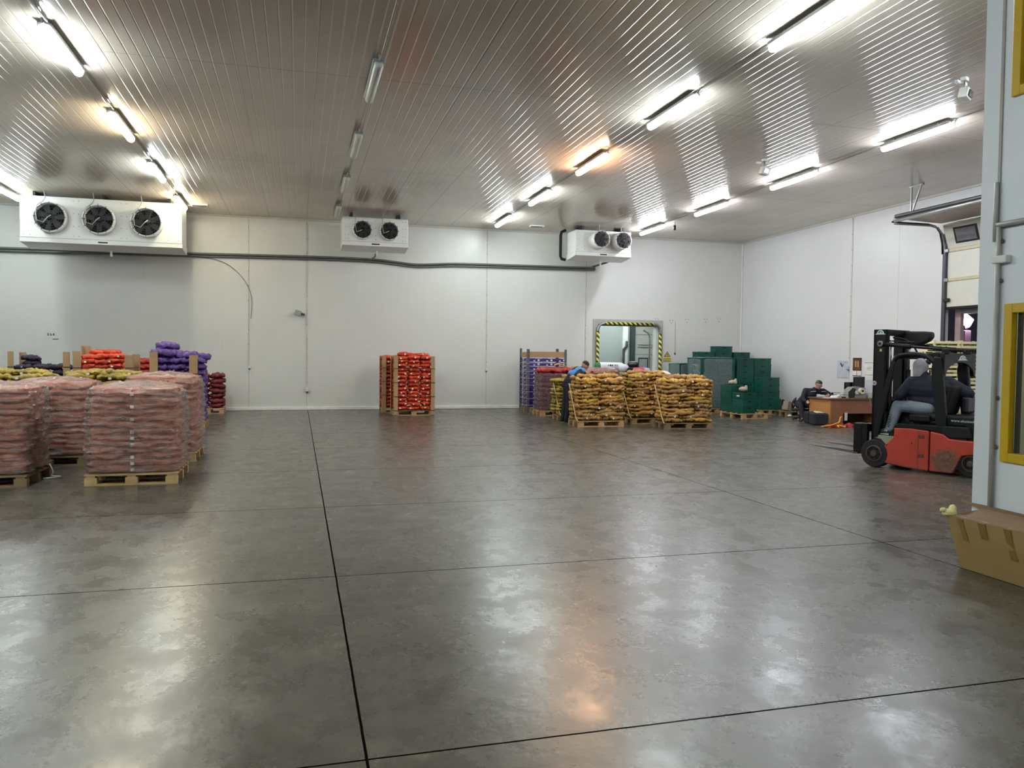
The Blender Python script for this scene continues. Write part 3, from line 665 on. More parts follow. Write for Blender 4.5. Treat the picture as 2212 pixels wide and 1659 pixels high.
def stack(cx,cy,w,d,nx,ny,layers,dz,vs,name,desc,where,cat,group,rz=0,keep=lambda l,i,j:True,tagp=.0,z0=PZ+.018,bulge=.02,crown=0,jit=.012,turn=0.,split=0.):
    """sacks laid layer on layer; COLS run along x, ROWS along y from the camera side"""
    R=Matrix.Rotation(rz,3,'Z'); sw,sd=w/nx,d/ny
    for l in range(layers):
        k=1+bulge*math.sin(PI*l/max(1,layers-1))
        off=Vector((rnd.uniform(-jit,jit),rnd.uniform(-jit,jit),0)); shf=rnd.uniform(-.5,.5)*split
        for j in range(ny):
            for i in range(nx):
                if not keep(l,i,j): continue
                p=Vector(((-w/2+sw*(i+.5)+(shf/2 if nx==2 else 0))*k,(-d/2+sd*(j+.5))*k,z0+dz*(l+.5)+rnd.uniform(-.008,.008)*(nx==2)))+off
                sx_=1+(shf/sw)*(1 if i==0 else -1) if nx==2 else 1
                q=R@p; row='front' if j==0 else ('rear' if j==ny-1 else 'centre')
                place_sack(vs,name,(cx+q.x,cy+q.y,q.z),rz+turn,f'{desc}, {ORD[l]} layer, {row} {pos_word(i,nx)}, {where}',cat,group,tagp if j==0 else 0,sc=(sx_,1,1))
    for c in range(crown):
        p=R@Vector((rnd.uniform(-.28,.28)*w,rnd.uniform(-.2,.2)*d,z0+dz*(layers+.42)))
        p=R@Vector(((c+.5)/crown*w*.72-w*.36,rnd.uniform(-.12,.12)*d,z0+dz*(layers+.40)))
        place_sack(vs,name,(cx+p.x,cy+p.y,p.z),rz+turn+rnd.uniform(-.35,.35),f'{desc} on top, {("first","second","third","fourth")[c]} from the outer side, {where}',cat,group,.4)
vis=lambda L,ny:(lambda l,i,j: j==0 or i==0 or l==L-1)      # outer faces and the top
# potatoes
pv=variants('potato_sack',(.62,.44,.094),M_pot,5,nveg=60,amp=.026,rad=.048,res=(104,20))+variants('potato_sack_golden',(.62,.44,.094),M_poty,2,nveg=60,amp=.026,rad=.048,res=(104,20))+variants('potato_sack_brown',(.62,.44,.094),M_potd,4,nveg=60,amp=.026,rad=.048,res=(104,20))
yv=variants('potato_sack_olive',(.62,.44,.094),M_yell,4,nveg=60,amp=.026,rad=.048,res=(104,20))
def strapcord(pts,lab):
    tag(MB().tube(smooth_path(pts,4),.012,6).obj('cord',mat('cream_cord','c9b78c',.6,var=.1),smooth=True),lab,'cord','cream cords over the potato stacks')
def potato_stack(x0,y0,rz,where,plab,layers=12,nx=2,crown=2,w=1.14,d=.82,pv=pv,keep=None,cord=None,m=M_wood):
    R=Matrix.Rotation(rz,3,'Z'); c=R@Vector((w/2-.02,d/2,0)); cx,cy=x0+c.x,y0+c.y
    pallet(cx,cy,plab,w,.8,rz,m)
    stack(cx,cy,w,d,nx,2,layers,.083,pv,'potato_sack','yellow potato sack',where,'sack','potato sacks, '+where,rz,keep or vis(layers,2),.45,crown=crown,split=.34,jit=.02)
    if cord:
        P=lambda u,v,z:tuple((R@Vector((u,v,z)))+Vector((cx,cy,0)))
        strapcord([P(-w/2-.05,d/2-.2,1.0),P(-w/2-.07,.1,.95),P(-w/2-.075,-.05,.75),P(-w/2-.065,-.2,.5),P(-w/2-.05,-.33,.25),P(-w/2-.02,-.4,.13)],cord)
potato_stack(6.36,17.28,-.03,'stack before the bending man','light wooden pallet under the potato sacks in front of the bending man',cord='cream cord slanting down the potato stack before the bending man')
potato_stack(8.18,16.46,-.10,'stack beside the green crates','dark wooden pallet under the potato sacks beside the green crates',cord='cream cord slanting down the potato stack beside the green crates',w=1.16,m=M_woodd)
potato_stack(7.97,17.85,.0,'half-hidden stack between the front two','wooden pallet half hidden between the two front potato stacks',layers=13,cord='cream cord slanting down the half-hidden potato stack',crown=2)
potato_stack(6.5,18.88,.0,'stack behind the bending man','light wooden pallet under the potato sacks behind the bending man',cord='cream cord slanting down the potato stack behind the bending man',layers=11,crown=1,w=.9,pv=yv,nx=2)
potato_stack(-3.92,14.95,.0,'inner olive stack','wooden pallet under olive potato sacks behind the wrapped carrot loads',layers=13,crown=3,w=1.25,pv=yv,keep=lambda l,i,j:l>10 or j==0)
potato_stack(-5.2,14.9,.03,'outermost olive stack','wooden pallet under the outermost olive potato sacks',layers=13,crown=2,w=1.15,pv=yv,keep=lambda l,i,j:l>10 or j==0)
# onions in orange nets between cardboard corner posts
M_post=mat('cardboard_post','b0906a',.7,var=.1); M_band=mat('black_band','222226',.4)
ov=variants('onion_sack',(.36,.40,.118),M_oni,5,nveg=40,amp=.014,rad=.034,res=(64,18),wr=.005)
def posts(x0,x1,y0,y1,z1,lab,z0=.0,w=.095,which=(0,1,2,3),grp='cardboard corner posts',lean=0.,zz=None):
    cs=[(x0,y0,1,1),(x1,y0,-1,1),(x0,y1,1,-1),(x1,y1,-1,-1)]; nm=['outer front','desk-side front','outer rear','desk-side rear']
    for k in which:
        x,y,sx,sy=cs[k]; zt=(zz or {}).get(k,z1)
        o=MB().b2(min(x,x+sx*w),max(x,x+sx*w),min(y,y-sy*.012),max(y,y-sy*.012),z0,zt).b2(min(x,x-sx*.012),max(x,x-sx*.012),min(y-sy*.012,y+sy*w),max(y-sy*.012,y+sy*w),z0,zt).obj('corner_post',M_post)
        tag(o,f'tan cardboard corner post, {nm[k]} corner of the {lab}','post',grp)
def bands(x0,x1,y0,y1,zs,lab,m=M_band,r=.006):
    for n,z in enumerate(zs):
        pts=[(x0,y0,z),(x1,y0,z),(x1,y1,z),(x0,y1,z),(x0,y0,z)]; mb=MB()
        for a,b in zip(pts,pts[1:]): mb.bar(a,b,.006,.014 if m is M_band else .009)
        tag(mb.obj('strap',m),f'strap round the {lab}, {("lowest","second","third","fourth","fifth","sixth","seventh","eighth","ninth")[n]} one up','strap','straps round the '+lab)
pallet(3.05,21.72,'wooden pallet under the front stack of orange onion sacks',1.1,.8)
stack(3.05,21.72,1.02,.78,3,2,14,.104,ov,'onion_sack','orange onion sack','front orange stack','sack','orange onion sacks of the front stack',0,lambda l,i,j:j==0 or i==0 or l==13,.95,bulge=.01,crown=3)
posts(2.51,3.6,21.3,22.12,1.62,'front orange onion stack',z0=.02); bands(2.49,3.62,21.28,22.14,(.14,.52,.9,1.28),'front orange onion stack')
pallet(2.78,22.75,'wooden pallet under the rear stack of orange onion sacks',1.0,.8)
stack(2.78,22.75,.9,.78,3,2,14,.104,ov,'onion_sack','orange onion sack','rear orange stack','sack','orange onion sacks of the rear stack',0,lambda l,i,j:i==0 or l==13,.3,bulge=.01)
posts(2.3,3.3,22.33,23.12,1.62,'rear orange onion stack',z0=.02,which=(0,2)); bands(2.28,3.3,22.31,23.14,(.52,.9,1.28),'rear orange onion stack')
# left background: orange, dark purple, bright purple and plum stacks
pallet(-4.15,19.4,'wooden pallet under the orange sacks behind the olive potato sacks',1.2,.8)
stack(-4.18,19.4,.8,.8,3,2,14,.102,ov,'onion_sack','orange onion sack','stack behind the olive potatoes','sack','orange onion sacks behind the potatoes',0,lambda l,i,j:j==0 or l==13,.5,crown=2)
posts(-4.72,-3.55,18.97,19.82,1.62,'orange stack behind the olive potatoes',w=.15,zz={0:1.66,1:1.58,2:1.78,3:1.6}); bands(-4.74,-3.53,18.95,19.84,(.9,1.3),'orange stack behind the olive potatoes')
dv=variants('dark_purple_sack',(.40,.42,.135),M_dpur,4,nveg=50,amp=.018,rad=.036,res=(56,16))
pallet(-5.85,21.1,'wooden pallet under the dark purple sacks',1.2,.8)
stack(-5.85,21.1,1.16,.8,3,2,10,.116,dv,'onion_sack','dark purple sack','stack below the large cooler','sack','dark purple sacks',0,lambda l,i,j:j==0 or l==9,.5)
stack(-6.15,21.1,.56,.6,1,1,2,.116,dv,'onion_sack','heaped dark purple sack','outer end below the large cooler','sack','dark purple sacks',0,z0=PZ+1.16)
posts(-6.5,-5.25,20.66,21.54,1.64,'dark purple stack',w=.11,which=(0,1,2,3),zz={2:1.62}); bands(-6.52,-5.23,20.64,21.56,(.9,1.28),'dark purple stack')
uv=variants('purple_sack',(.42,.44,.14),M_purp,4,nveg=50,amp=.02,rad=.038,res=(56,16))
pallet(-2.5,18.45,'wooden pallet under the bright purple sacks',1.1,.8)
stack(-2.5,18.45,1.02,.8,3,2,11,.124,uv,'onion_sack','bright purple sack','tall purple stack','sack','bright purple sacks',0,lambda l,i,j:j==0 or i==2 or l==10)
for n,(x,z,s) in enumerate(((-2.78,1.62,1.35),(-2.38,1.61,1.2),(-2.76,1.78,1.15),(-2.12,1.57,1.1))):
    place_sack(uv,'onion_sack',(x,18.35+.1*n,z),.2*n,f'bright purple sack heaped {("at the outer end","in the middle","topmost","at the desk-side end")[n]} on top of the tall purple stack','sack','bright purple sacks',sc=(s,s,s*1.1))
posts(-3.02,-2.1,18.0,18.9,1.62,'tall purple stack',w=.15,which=(0,1),zz={0:1.66,1:1.60}); bands(-3.04,-1.96,17.98,18.9,(1.2,),'tall purple stack')
mv=variants('plum_sack',(.42,.42,.15),M_plum,4,nveg=44,amp=.022,rad=.042,res=(56,16))
pallet(-2.35,22.95,'wooden pallet under the small plum-red stack at the back wall',.8,.6)
stack(-2.35,22.95,.82,.62,2,1,7,.132,mv,'onion_sack','plum-red sack','small stack at the back wall','sack','plum-red sacks at the back wall',0)
rv=variants('red_sack',(.42,.42,.15),M_redo,3,nveg=44,amp=.022,rad=.042,res=(56,16))
pallet(-3.45,21.2,'wooden pallet under the pinkish red sacks behind the orange stack',1.0,.8)
stack(-3.45,21.2,.8,.6,2,1,10,.134,rv,'onion_sack','pinkish red sack','between the orange and purple stacks','sack','pinkish red sacks',0,lambda l,i,j:True)
# ---------------------------------------------------------------- film wrapped loads
def film_mat(name,c,a0,a1,stretch=(2.2,2.2,16),bump=.9,rough=.13,gl=.02):
    """thin clear stretch film: mostly see-through, milky where it is folded, with sharp highlights"""
    m=bpy.data.materials.new(name); m.use_nodes=True; N=m.node_tree.nodes; L=m.node_tree.links; N.remove(N['Principled BSDF']); out=N['Material Output']
    tc=N.new('ShaderNodeTexCoord'); P=tc.outputs['Object']
    n=noise_(N,L,P,3.2,5,.65,stretch)
    mr=N.new('ShaderNodeMapRange'); mr.inputs['From Min'].default_value=.3; mr.inputs['From Max'].default_value=.72; mr.inputs['To Min'].default_value=a0; mr.inputs['To Max'].default_value=a1; L.new(n,mr.inputs['Value'])
    n2=noise_(N,L,P,7.,4,.6,stretch); bp=N.new('ShaderNodeBump'); bp.inputs['Strength'].default_value=bump; bp.inputs['Distance'].default_value=.07; L.new(n2,bp.inputs['Height'])
    tr=N.new('ShaderNodeBsdfTransparent'); df=N.new('ShaderNodeBsdfDiffuse'); df.inputs['Color'].default_value=(*lin(c),1); gs=N.new('ShaderNodeBsdfGlossy'); gs.inputs['Roughness'].default_value=rough
    L.new(bp.outputs[0],df.inputs['Normal']); L.new(bp.outputs[0],gs.inputs['Normal'])
    m1=N.new('ShaderNodeMixShader'); L.new(mr.outputs[0],m1.inputs[0]); L.new(tr.outputs[0],m1.inputs[1]); L.new(df.outputs[0],m1.inputs[2])
    fr=N.new('ShaderNodeFresnel'); fr.inputs['IOR'].default_value=1.5; L.new(bp.outputs[0],fr.inputs['Normal'])
    f=math_(N,L,'MINIMUM',math_(N,L,'ADD',fr.outputs[0],gl),.9)
    m2=N.new('ShaderNodeMixShader'); L.new(f,m2.inputs[0]); L.new(m1.outputs[0],m2.inputs[1]); L.new(gs.outputs[0],m2.inputs[2]); L.new(m2.outputs[0],out.inputs['Surface'])
    return m
M_film=film_mat('stretch_film','ffddcf',.10,.48,(1.6,1.6,8),1.,.12,.03); M_filmr=film_mat('stretch_film_dull','a9848a',.25,.6); M_filmg=film_mat('stretch_film_grey','7f9496',.35,.62,(1,1,3),.3,.2)
def film_shell(w,d,z0,z1,seed,pitch,m,parent,amp=.012,rc=.1,top=True,bulge=.03,crown=.05,name='stretch_film'):
    """closed film hood: rounded rectangle in plan, pulled in between the layers, wrinkled"""
    n=190; r=np.random.default_rng(seed); per=[]
    for i in range(n):
        a=2*PI*i/n; c,s=math.cos(a),math.sin(a); k=max(abs(c),abs(s)); e=8.
        q=(abs(c)**e+abs(s)**e)**(-1/e); per.append((c*q,s*q))
    rows=int((z1-z0)/.0115); vs=[];fs=[]; fr=[rnd.uniform(0,9) for _ in range(3)]
    for j in range(rows+1):
        z=z0+(z1-z0)*j/rows; t=j/rows
        edge=1-.07*max(0,(t-.93)/.07)**2
        for i,(px,py) in enumerate(per):
            cr=-amp*1.1*(1-abs(math.sin(PI*(z-z0)/pitch)))**2
            nz=noise.noise(Vector((px*2.2+fr[0],py*2.2+fr[1],z*11+fr[2])))*amp*1.8+noise.noise(Vector((px*5+fr[1],py*5,z*26+fr[0])))*amp*1.5
            k=edge*(1+bulge*math.sin(PI*min(1,t*1.05)))
            L=(w+d)/4; vs.append((px*w/2*k+px*(cr+nz),py*d/2*k+py*(cr+nz),z+.01*noise.noise(Vector((px*3,py*3,fr[0])))))
    for j in range(rows):
        for i in range(n): q=(i+1)%n; fs.append((j*n+i,j*n+q,(j+1)*n+q,(j+1)*n+i))
    if top:
        base=rows*n; prev=base; K=7
        for s_ in range(1,K+1):
            f=1-s_/(K+.4)
            for i,(px,py) in enumerate(per):
                h=crown*(1-f*f)+noise.noise(Vector((px*f*4+fr[0],py*f*4+fr[2],3)))*.035
                vs.append((px*w/2*.93*f,py*d/2*.93*f,z1+h))
            st=base+n*s_
            for i in range(n): q=(i+1)%n; fs.append((prev+i,prev+q,st+q,st+i))
            prev=st
        fs.append(tuple(range(prev,prev+n)))
    me=bpy.data.meshes.new(name); me.from_pydata(vs,[],fs); me.materials.append(m); me.polygons.foreach_set('use_smooth',[True]*len(fs)); me.update()
    return link(name,me,parent)
cv=variants('carrot_sack',(.53,.56,.112),M_carr,5,nveg=40,amp=.019,rad=.032,elong=3.4,res=(84,18),wr=.006)
def carrots(cx,cy,w,d,layers,lab,plab,rz=0,seed=1,pm=M_wood,top=True,kf=None,filmtop=None,dz=.078,crown=2):
    pallet(cx,cy,plab,w,d,rz,pm)
    t=thing('wrapped_carrot_load',lab,'wrapped load',(cx,cy,PZ+.012),rz,'film-wrapped loads of carrot sacks')
    for l in range(layers):
        for i in (0,1):
            for j in (0,1):
                if kf and not kf(l,i,j): continue
                if i==0 and j==0: sh=rnd.uniform(-.13,.13)
                sg_=1 if i==0 else -1
                o=place_sack(cv,'carrot_sack',((i-.5)*w*.475+sh/2,(j-.5)*d*.475,dz*(l+.5)+.012+rnd.uniform(-.006,.01)),rnd.uniform(-.04,.04),None,None,None,0,parent=t,sc=(w*.475/.51*(1+sg_*sh/.48),d*.475/.545,1))
                if j==0 and i==0 and l%2==0 or (j==0 and rnd.random()<.15):
                    c=link('tag',TAG,t); c.location=(.02,-d/2-.044,dz*(l+.5)); c.rotation_euler=(.1,0,0)
    for c in range(crown): place_sack(cv,'carrot_sack',((c-.5)*w*.4,0,dz*(layers-.35)),rnd.uniform(-.1,.1),None,None,None,0,parent=t)
    film_shell(w*1.03,d*1.03,.0,dz*layers+.03,seed,dz,M_film,t,crown=.075,amp=.021)
    return t
carrots(-2.0,11.12,1.06,1.06,13,'film-wrapped load of orange carrot sacks standing frontmost, a column of white tags down its front','light wooden pallet under the frontmost wrapped carrot load',seed=3)
carrots(-3.70,11.18,1.04,1.0,13,'film-wrapped load of carrot sacks cut off by the picture edge','wooden pallet with a torn film end under the carrot load at the picture edge',seed=5,pm=M_woodd)
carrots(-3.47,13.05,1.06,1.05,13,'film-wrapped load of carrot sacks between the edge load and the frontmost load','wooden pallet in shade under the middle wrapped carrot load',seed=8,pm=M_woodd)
carrots(-2.0,13.25,1.0,1.1,14,'film-wrapped load of carrot sacks half hidden behind the frontmost load','wooden pallet half hidden behind the frontmost wrapped load',seed=12)
carrots(8.27,21.0,1.05,.8,14,'wrapped load of red-orange carrot sacks behind the potato stacks in front of the striped doorway','wooden pallet under the carrot load by the striped doorway',seed=15,kf=lambda l,i,j:l>9)
t=thing('torn_film_end','white twisted film end on the floor by the outermost wrapped load','film',(-3.1,11.3,0)); MB().tube(smooth_path([(0,0,.2),(.04,0,.1),(.02,.02,.04),(.12,.02,.03),(.05,.05,.012),(-.08,.0,.012)],4),.007,5).obj('film',M_tag,t,smooth=True)
# plum-red onions half wrapped, yellow net ends on top
pallet(7.05,21.1,'light wooden pallet under the film-wrapped plum-red onion load',1.15,.8)
t=thing('wrapped_onion_load','film-wrapped load of plum-red onion sacks between the purple cartons and the potatoes','wrapped load',(7.08,21.1,PZ))
for l in range(9):
    for i in range(3):
        for j in range(2):
            if j==0 or i==0 or l>7: place_sack(mv if l<8 else rv,'onion_sack',((i-1)*.37,(j-.5)*.38,.132*(l+.5)),0,None,None,None,.15,parent=t)
film_shell(1.18,.86,0,1.02,21,.132,M_filmr,t,top=False,bulge=.02)
o=MB().tube(smooth_path([(0,0,0),(.12,0,.03),(.25,.02,.0),(.38,.03,-.05)],4),[.05]*13,8,flat=.35).obj('empty_net',mat('yellow_net','d9b023',.5),loc=(6.92,20.9,1.41),smooth=True); tag(o,'folded yellow net lying on the plum-red onion load','net')
o=MB().ell((0,0,0),(.1,.06,.03)).obj('empty_net',MATS['yellow_net'],loc=(7.55,20.95,1.37),smooth=True); tag(o,'small yellow net corner beside the bending man on the plum-red load','net')
# white, black and pink bags heaped in front of the doorway
pallet(9.6,22.55,'wooden pallet under the mixed bags before the striped doorway',1.5,.8)
tag(MB().b2(8.9,10.35,22.2,22.95,PZ,1.16).obj('cardboard_crate',M_card,bev=.01),'large plain carton under the mixed white and black bags before the doorway','carton')
def roll(nm,c,w,r,m,lab,rz=0,end=None):
    t=thing(nm,lab,'bag',c,rz); MB().cap((-w/2+r,0,0),r,(w/2-r,0,0),r*.9,16).obj('bag_body',m,t,smooth=True)
    if end: MB().cap((-w/2+r*.7,0,0),r*.99,(-w/2+r*.9,0,0),r*1.02,16).obj('bag_end',end,t,smooth=True)
    return t
M_wb=mat('white_plastic_bag','e4e4e6',.35,var=.06,bump=.4,bs=14); M_bb=mat('black_plastic_bag','1d1b20',.25,bump=.8,bs=16); M_pk=mat('pink_bag','e0357c',.4,bump=.4,bs=14); M_lv=mat('lavender_bag','c7bfe0',.35,bump=.4,bs=14); M_gn=mat('green_bag_end','2e7a44',.45)
t=roll('white_sack',(9.2,22.35,1.37),.95,.125,M_wb,'long white printed sack with a green end lying on the heap before the doorway',-.03,M_gn)
for k,(dx,w_) in enumerate(((-.1,.02),(-.03,.05),(.03,.03),(.12,.02),(.18,.02))): MB().box((dx,-.117,.03),(w_,.01,.05),(-.3,0.2,0)).obj('printed_letter',M_black,t)
roll('white_bag',(9.62,22.3,1.32),.4,.13,M_wb,'crumpled white bag in the middle of the heap before the doorway',.4)
roll('lavender_bag',(9.0,22.25,1.24),.7,.09,M_lv,'pale lavender bag under the long white sack')
roll('black_bag',(9.95,22.3,1.26),.6,.09,M_bb,'glossy black bag lying low in the heap before the doorway',.1)
roll('black_bag',(10.05,22.55,1.42),.38,.11,M_bb,'glossy black bag topmost in the heap before the doorway',-.3)
roll('pink_bag',(10.1,22.22,1.27),.42,.07,M_pk,'bright pink bag at the desk-side end of the heap before the doorway',.05)
roll('lavender_bag',(10.36,22.3,1.24),.35,.1,M_lv,'pale lavender bag beside the bright pink one',.3)
o=MB().b2(-.09,.09,-.07,.07,-.004,.004).obj('paper_sheet',M_tag,loc=(8.36,16.85,1.305),rot=(.45,.1,.3)); tag(o,'white paper sheet lying on the potato sacks closest to the green crates','paper')

# ---------------------------------------------------------------- purple cartons with corner posts
M_pc=mat('purple_carton','3a1f7e',.45,var=.15); M_mauve=mat('mauve_board','55468a',.6); M_wband=mat('white_band','c9c6d6',.4); M_pdark=mat('carton_shadow_purple','2a1856',.5)
pallet(7.15,22.68,'wooden pallet under the purple cartons',1.2,.8)
ct=thing('purple_carton','x','carton'); w_,d_,h_=.395,.395,.12
MB().b2(-w_/2,w_/2,-d_/2,d_/2,0,h_-.03).obj('carton_body',M_pc,ct,bev=.004)
MB().b2(-w_/2+.04,w_/2-.16,-d_/2-.0,-d_/2+.01,h_-.03,h_-.018).obj('raised_edge',M_mauve,ct)
MB().b2(w_/2-.09,w_/2-.03,-d_/2-.004,-d_/2,.02,h_-.05).obj('white_label',M_tag,ct); MB().b2(-.02,.03,-d_/2-.004,-d_/2,.01,.045).obj('price_sticker',M_tag,ct)
MB().b2(-w_/2-.004,-w_/2,-.15,-.08,.02,.085).obj('side_label',M_tag,ct); MB().b2(-w_/2-.004,-w_/2,.02,.1,.01,.03).obj('side_sticker',M_ys,ct)
first=True
for l in range(12):
    for i in range(3):
        for j in range(2):
            if j and i: continue
            o=ct if first else dup(ct); first=False
            o.location=(6.75+i*.4,22.48+j*.4,PZ+l*.1225); tag(o,f'dark purple carton with white label, {ORD[l]} layer, {"front" if j==0 else "rear"} {pos_word(i,3)}','carton','purple cartons on the pallet')
o=thing('cardboard_tray','tan cardboard tray lying upside down over the purple cartons','tray',(7.15,22.68,PZ+12*.1225))
MB().b2(-.6,.6,-.4,-.39,-.0,.175).b2(-.59,.59,-.39,.39,.12,.13).b2(-.6,-.59,-.39,.39,0,.16).b2(.59,.6,-.39,.39,0,.16).b2(-.6,.6,.39,.4,0,.16).b2(-.59,.59,-.39,.39,.0,.02).obj('tray_body',M_post,o)
M_cpost=mat('grey_corner_post','5c5a66',.5)
for n,(x,y,lab) in enumerate(((6.545,22.27,'outer front'),(7.755,22.27,'desk-side front'),(6.545,23.09,'outer rear'),(7.755,23.09,'desk-side rear'))):
    sx=1 if x<7 else -1; sy=1 if y<22.6 else -1
    tag(MB().b2(min(x,x-.01*sx),max(x,x-.01*sx),min(y-.01*sy,y+.06*sy),max(y-.01*sy,y+.06*sy),.0,1.86+.03*(n>1)).b2(min(x,x+.06*sx),max(x,x+.06*sx),min(y,y-.01*sy),max(y,y-.01*sy),.0,1.86+.03*(n>1)).obj('corner_post',M_cpost),f'grey corner post, {lab} corner of the purple carton stack','post','corner posts of the purple cartons')
bands(6.53,7.77,22.25,23.11,(.2,.4,.6,.8,1.0,1.2,1.45),'purple carton stack',M_wband)

# ---------------------------------------------------------------- green plastic crates
M_green=mat('green_plastic','0d5246',.4,var=.25,vs=5,objvar=.18)
def crate_mesh():
    mb=MB(); w,d,h=.596,.396,.188; t=.012
    for s in (-1,1):
        mb.b2(-w/2+.01,w/2-.01,s*(d/2-.01)-t/2,s*(d/2-.01)+t/2,.006,h-.02); mb.b2(s*(w/2-.01)-t/2,s*(w/2-.01)+t/2,-d/2+.01,d/2-.01,.006,h-.02)
        mb.b2(-w/2,w/2,s*(d/2-.008)-.008,s*(d/2-.008)+.008,h-.03,h); mb.b2(s*(w/2-.008)-.008,s*(w/2-.008)+.008,-d/2+.016,d/2-.016,h-.03,h)
        for i in range(9): x=-w/2+.03+i*(w-.06)/8; mb.b2(x-.006,x+.006,s*(d/2-.004)-.005,s*(d/2-.004)+.005,.0,h-.03)
        for i in range(6): y=-d/2+.03+i*(d-.06)/5; mb.b2(s*(w/2-.004)-.005,s*(w/2-.004)+.005,y-.006,y+.006,.0,h-.03)
    mb.b2(-w/2+.012,w/2-.012,-d/2+.012,d/2-.012,0,.012); return mb
CR=crate_mesh().mesh('crate_body',M_green)
HH=MB().b2(-.06,.06,-.2015,-.196,.125,.152).mesh('handle_hole',M_dark); HH2=MB().b2(-.3015,-.296,-.05,.05,.125,.152).mesh('handle_hole',M_dark)
CRROOT=thing('plastic_crate','x','crate'); link('crate_body',CR,CRROOT); link('handle_hole',HH,CRROOT); link('handle_hole',HH2,CRROOT); crate_first=[True]
def crates(x0,y0,nx,ny,layers,where,turn=False,z0=PZ,keep=None,lid=False):
    w,d=(.4,.6) if turn else (.6,.4)
    for l in range(layers):
        for i in range(nx):
            for j in range(ny):
                if keep and not keep(l,i,j): continue
                o=CRROOT if crate_first[0] else dup(CRROOT); crate_first[0]=False
                o.location=(x0+w*(i+.5)+rnd.uniform(-.008,.008),y0+d*(j+.5)+rnd.uniform(-.006,.006),z0+.19*l); o.rotation_euler=(0,0,PI/2 if turn else 0)
                cell=(' '+('front','middle','rear')[min(j,2)] if ny>1 else '')+(' '+pos_word(i,nx) if nx>1 else '')
                tag(o,f'dark green plastic crate, {ORD[l]} layer{cell}, {where}','crate','green plastic crates')
GP=[(12.1,19.56,.8,1.2,'wooden pallet under the low front stack of green crates, half of it empty'),(13.42,20.65,.7,.8,'wooden pallet under the lower green stack beside the wall')]
for x,y,w,d,lab in GP: pallet(x,y,lab,w,d)
crates(11.72,18.97,1,1,3,'low front stack, end facing the floor',True); crates(11.72,19.57,1,1,4,'low front stack, far end',True)
crates(12.13,18.97,1,2,1,'low front stack, inner half',True,keep=lambda l,i,j:j==1)
crates(13.12,20.25,1,1,5,'lower stack nearest the wall'.replace('nearest','next to')); crates(13.12,20.66,1,1,4,'lower stack next to the wall, back half')
pallet(13.49,21.6,'wooden pallet under the tall green stack next to the wall',1.2,.8)
crates(12.88,21.25,1,1,8,'tall stack next to the wall, outer column'); crates(13.5,21.27,1,1,8,'tall stack next to the wall, wall column')
crates(13.15,22.95,1,1,10,'highest stack in the corner'); crates(12.5,22.95,1,1,9,'high stack left of the highest'.replace('left of','beside'))
crates(13.8,22.95,1,1,9,'stack at the wall beside the highest')
for x,lab in ((12.75,'high'),(13.5,'highest')): pallet(x,23.15,f'wooden pallet under the {lab} green crates in the corner',.68,.6)
pallet(14.15,23.15,'wooden pallet under the corner-most green stack',.6,.6)
def wrapped_crates(cx,cy,w,d,n,lab,plab,seed):
    pallet(cx,cy,plab,w,d)
    t=thing('wrapped_crate_stack',lab,'wrapped load',(cx,cy,PZ),0,'film-wrapped stacks of green crates')
    nx=max(1,round(w/.6)); ny=max(1,round(d/.4))
    for l in range(n):
        for i in range(nx):
            for j in range(ny):
                if j and i: continue
                o=link('crate_body',CR,t); o.location=(-w/2+w/nx*(i+.5),-d/2+d/ny*(j+.5),.19*l); o.scale=(w/nx/.6,d/ny/.4,1)
    film_shell(w*1.015,d*1.02,.0,.19*n+.004,seed,.19,M_filmg,t,amp=.003,crown=.0,bulge=.0)
wrapped_crates(12.19,21.58,1.14,.9,8,'large film-wrapped greyish green crate stack behind the potato sacks','wooden pallet under the large film-wrapped crate stack',31)
wrapped_crates(11.86,22.85,.52,.8,7,'narrow film-wrapped dark crate stack beside the warning sign','wooden pallet under the narrow wrapped crate stack',37)
# scraps on the low stack
for x,y,z,lab in ((11.95,19.9,.97,'crumpled beige paper bag on the far end of the low green stack'),(11.95,19.35,.80,'crumpled beige paper bag on the front end of the low green stack')):
    o=MB().ell((0,0,0),(.13,.11,.07),seg=9,rings=6).ell((.1,.02,.05),(.05,.04,.06),seg=6,rings=4).obj('paper_bag',mat('beige_paper','b5a893',.7,bump=.5,bs=10),loc=(x,y,z+.0)); tag(o,lab,'bag')
o=MB().b2(-.004,.004,-.07,.07,-.018,.018).obj('paper_strip',M_tag,loc=(11.7,19.2,.62)); tag(o,'white paper strip stuck to the side of the low green crate stack','label')
# ---------------------------------------------------------------- slatted wooden crates by the dock door
M_slat=mat('pale_slat_wood','f0dfb0',.6,var=.15,vs=9,objvar=.08); M_leaf=mat('leafy_green','5d7a33',.6,col2='2f4419',vs=18)
wc=thing('slatted_crate','x','crate'); w_,d_,h_=.6,.4,.163
mb=MB()
for s in (-1,1):
    for z0_,z1_ in ((.012,.055),(.095,.145)):
        mb.b2(-w_/2,w_/2,s*(d_/2)-.005,s*(d_/2)+.005,z0_,z1_); mb.b2(s*(w_/2)-.005,s*(w_/2)+.005,-d_/2+.005,d_/2-.005,z0_,z1_)
for i in range(4): mb.b2(-w_/2,w_/2,-d_/2+.02+i*.1,-d_/2+.08+i*.1,.0,.01)
mb.obj('slatted_side',M_slat,wc)
for sx in (-1,1):
    for sy in (-1,1): MB().b2(sx*(w_/2-.03)-.018,sx*(w_/2-.03)+.018,sy*(d_/2-.023)-.018,sy*(d_/2-.023)+.018,.01,h_).obj('corner_block',M_slat,wc)
mb=MB()
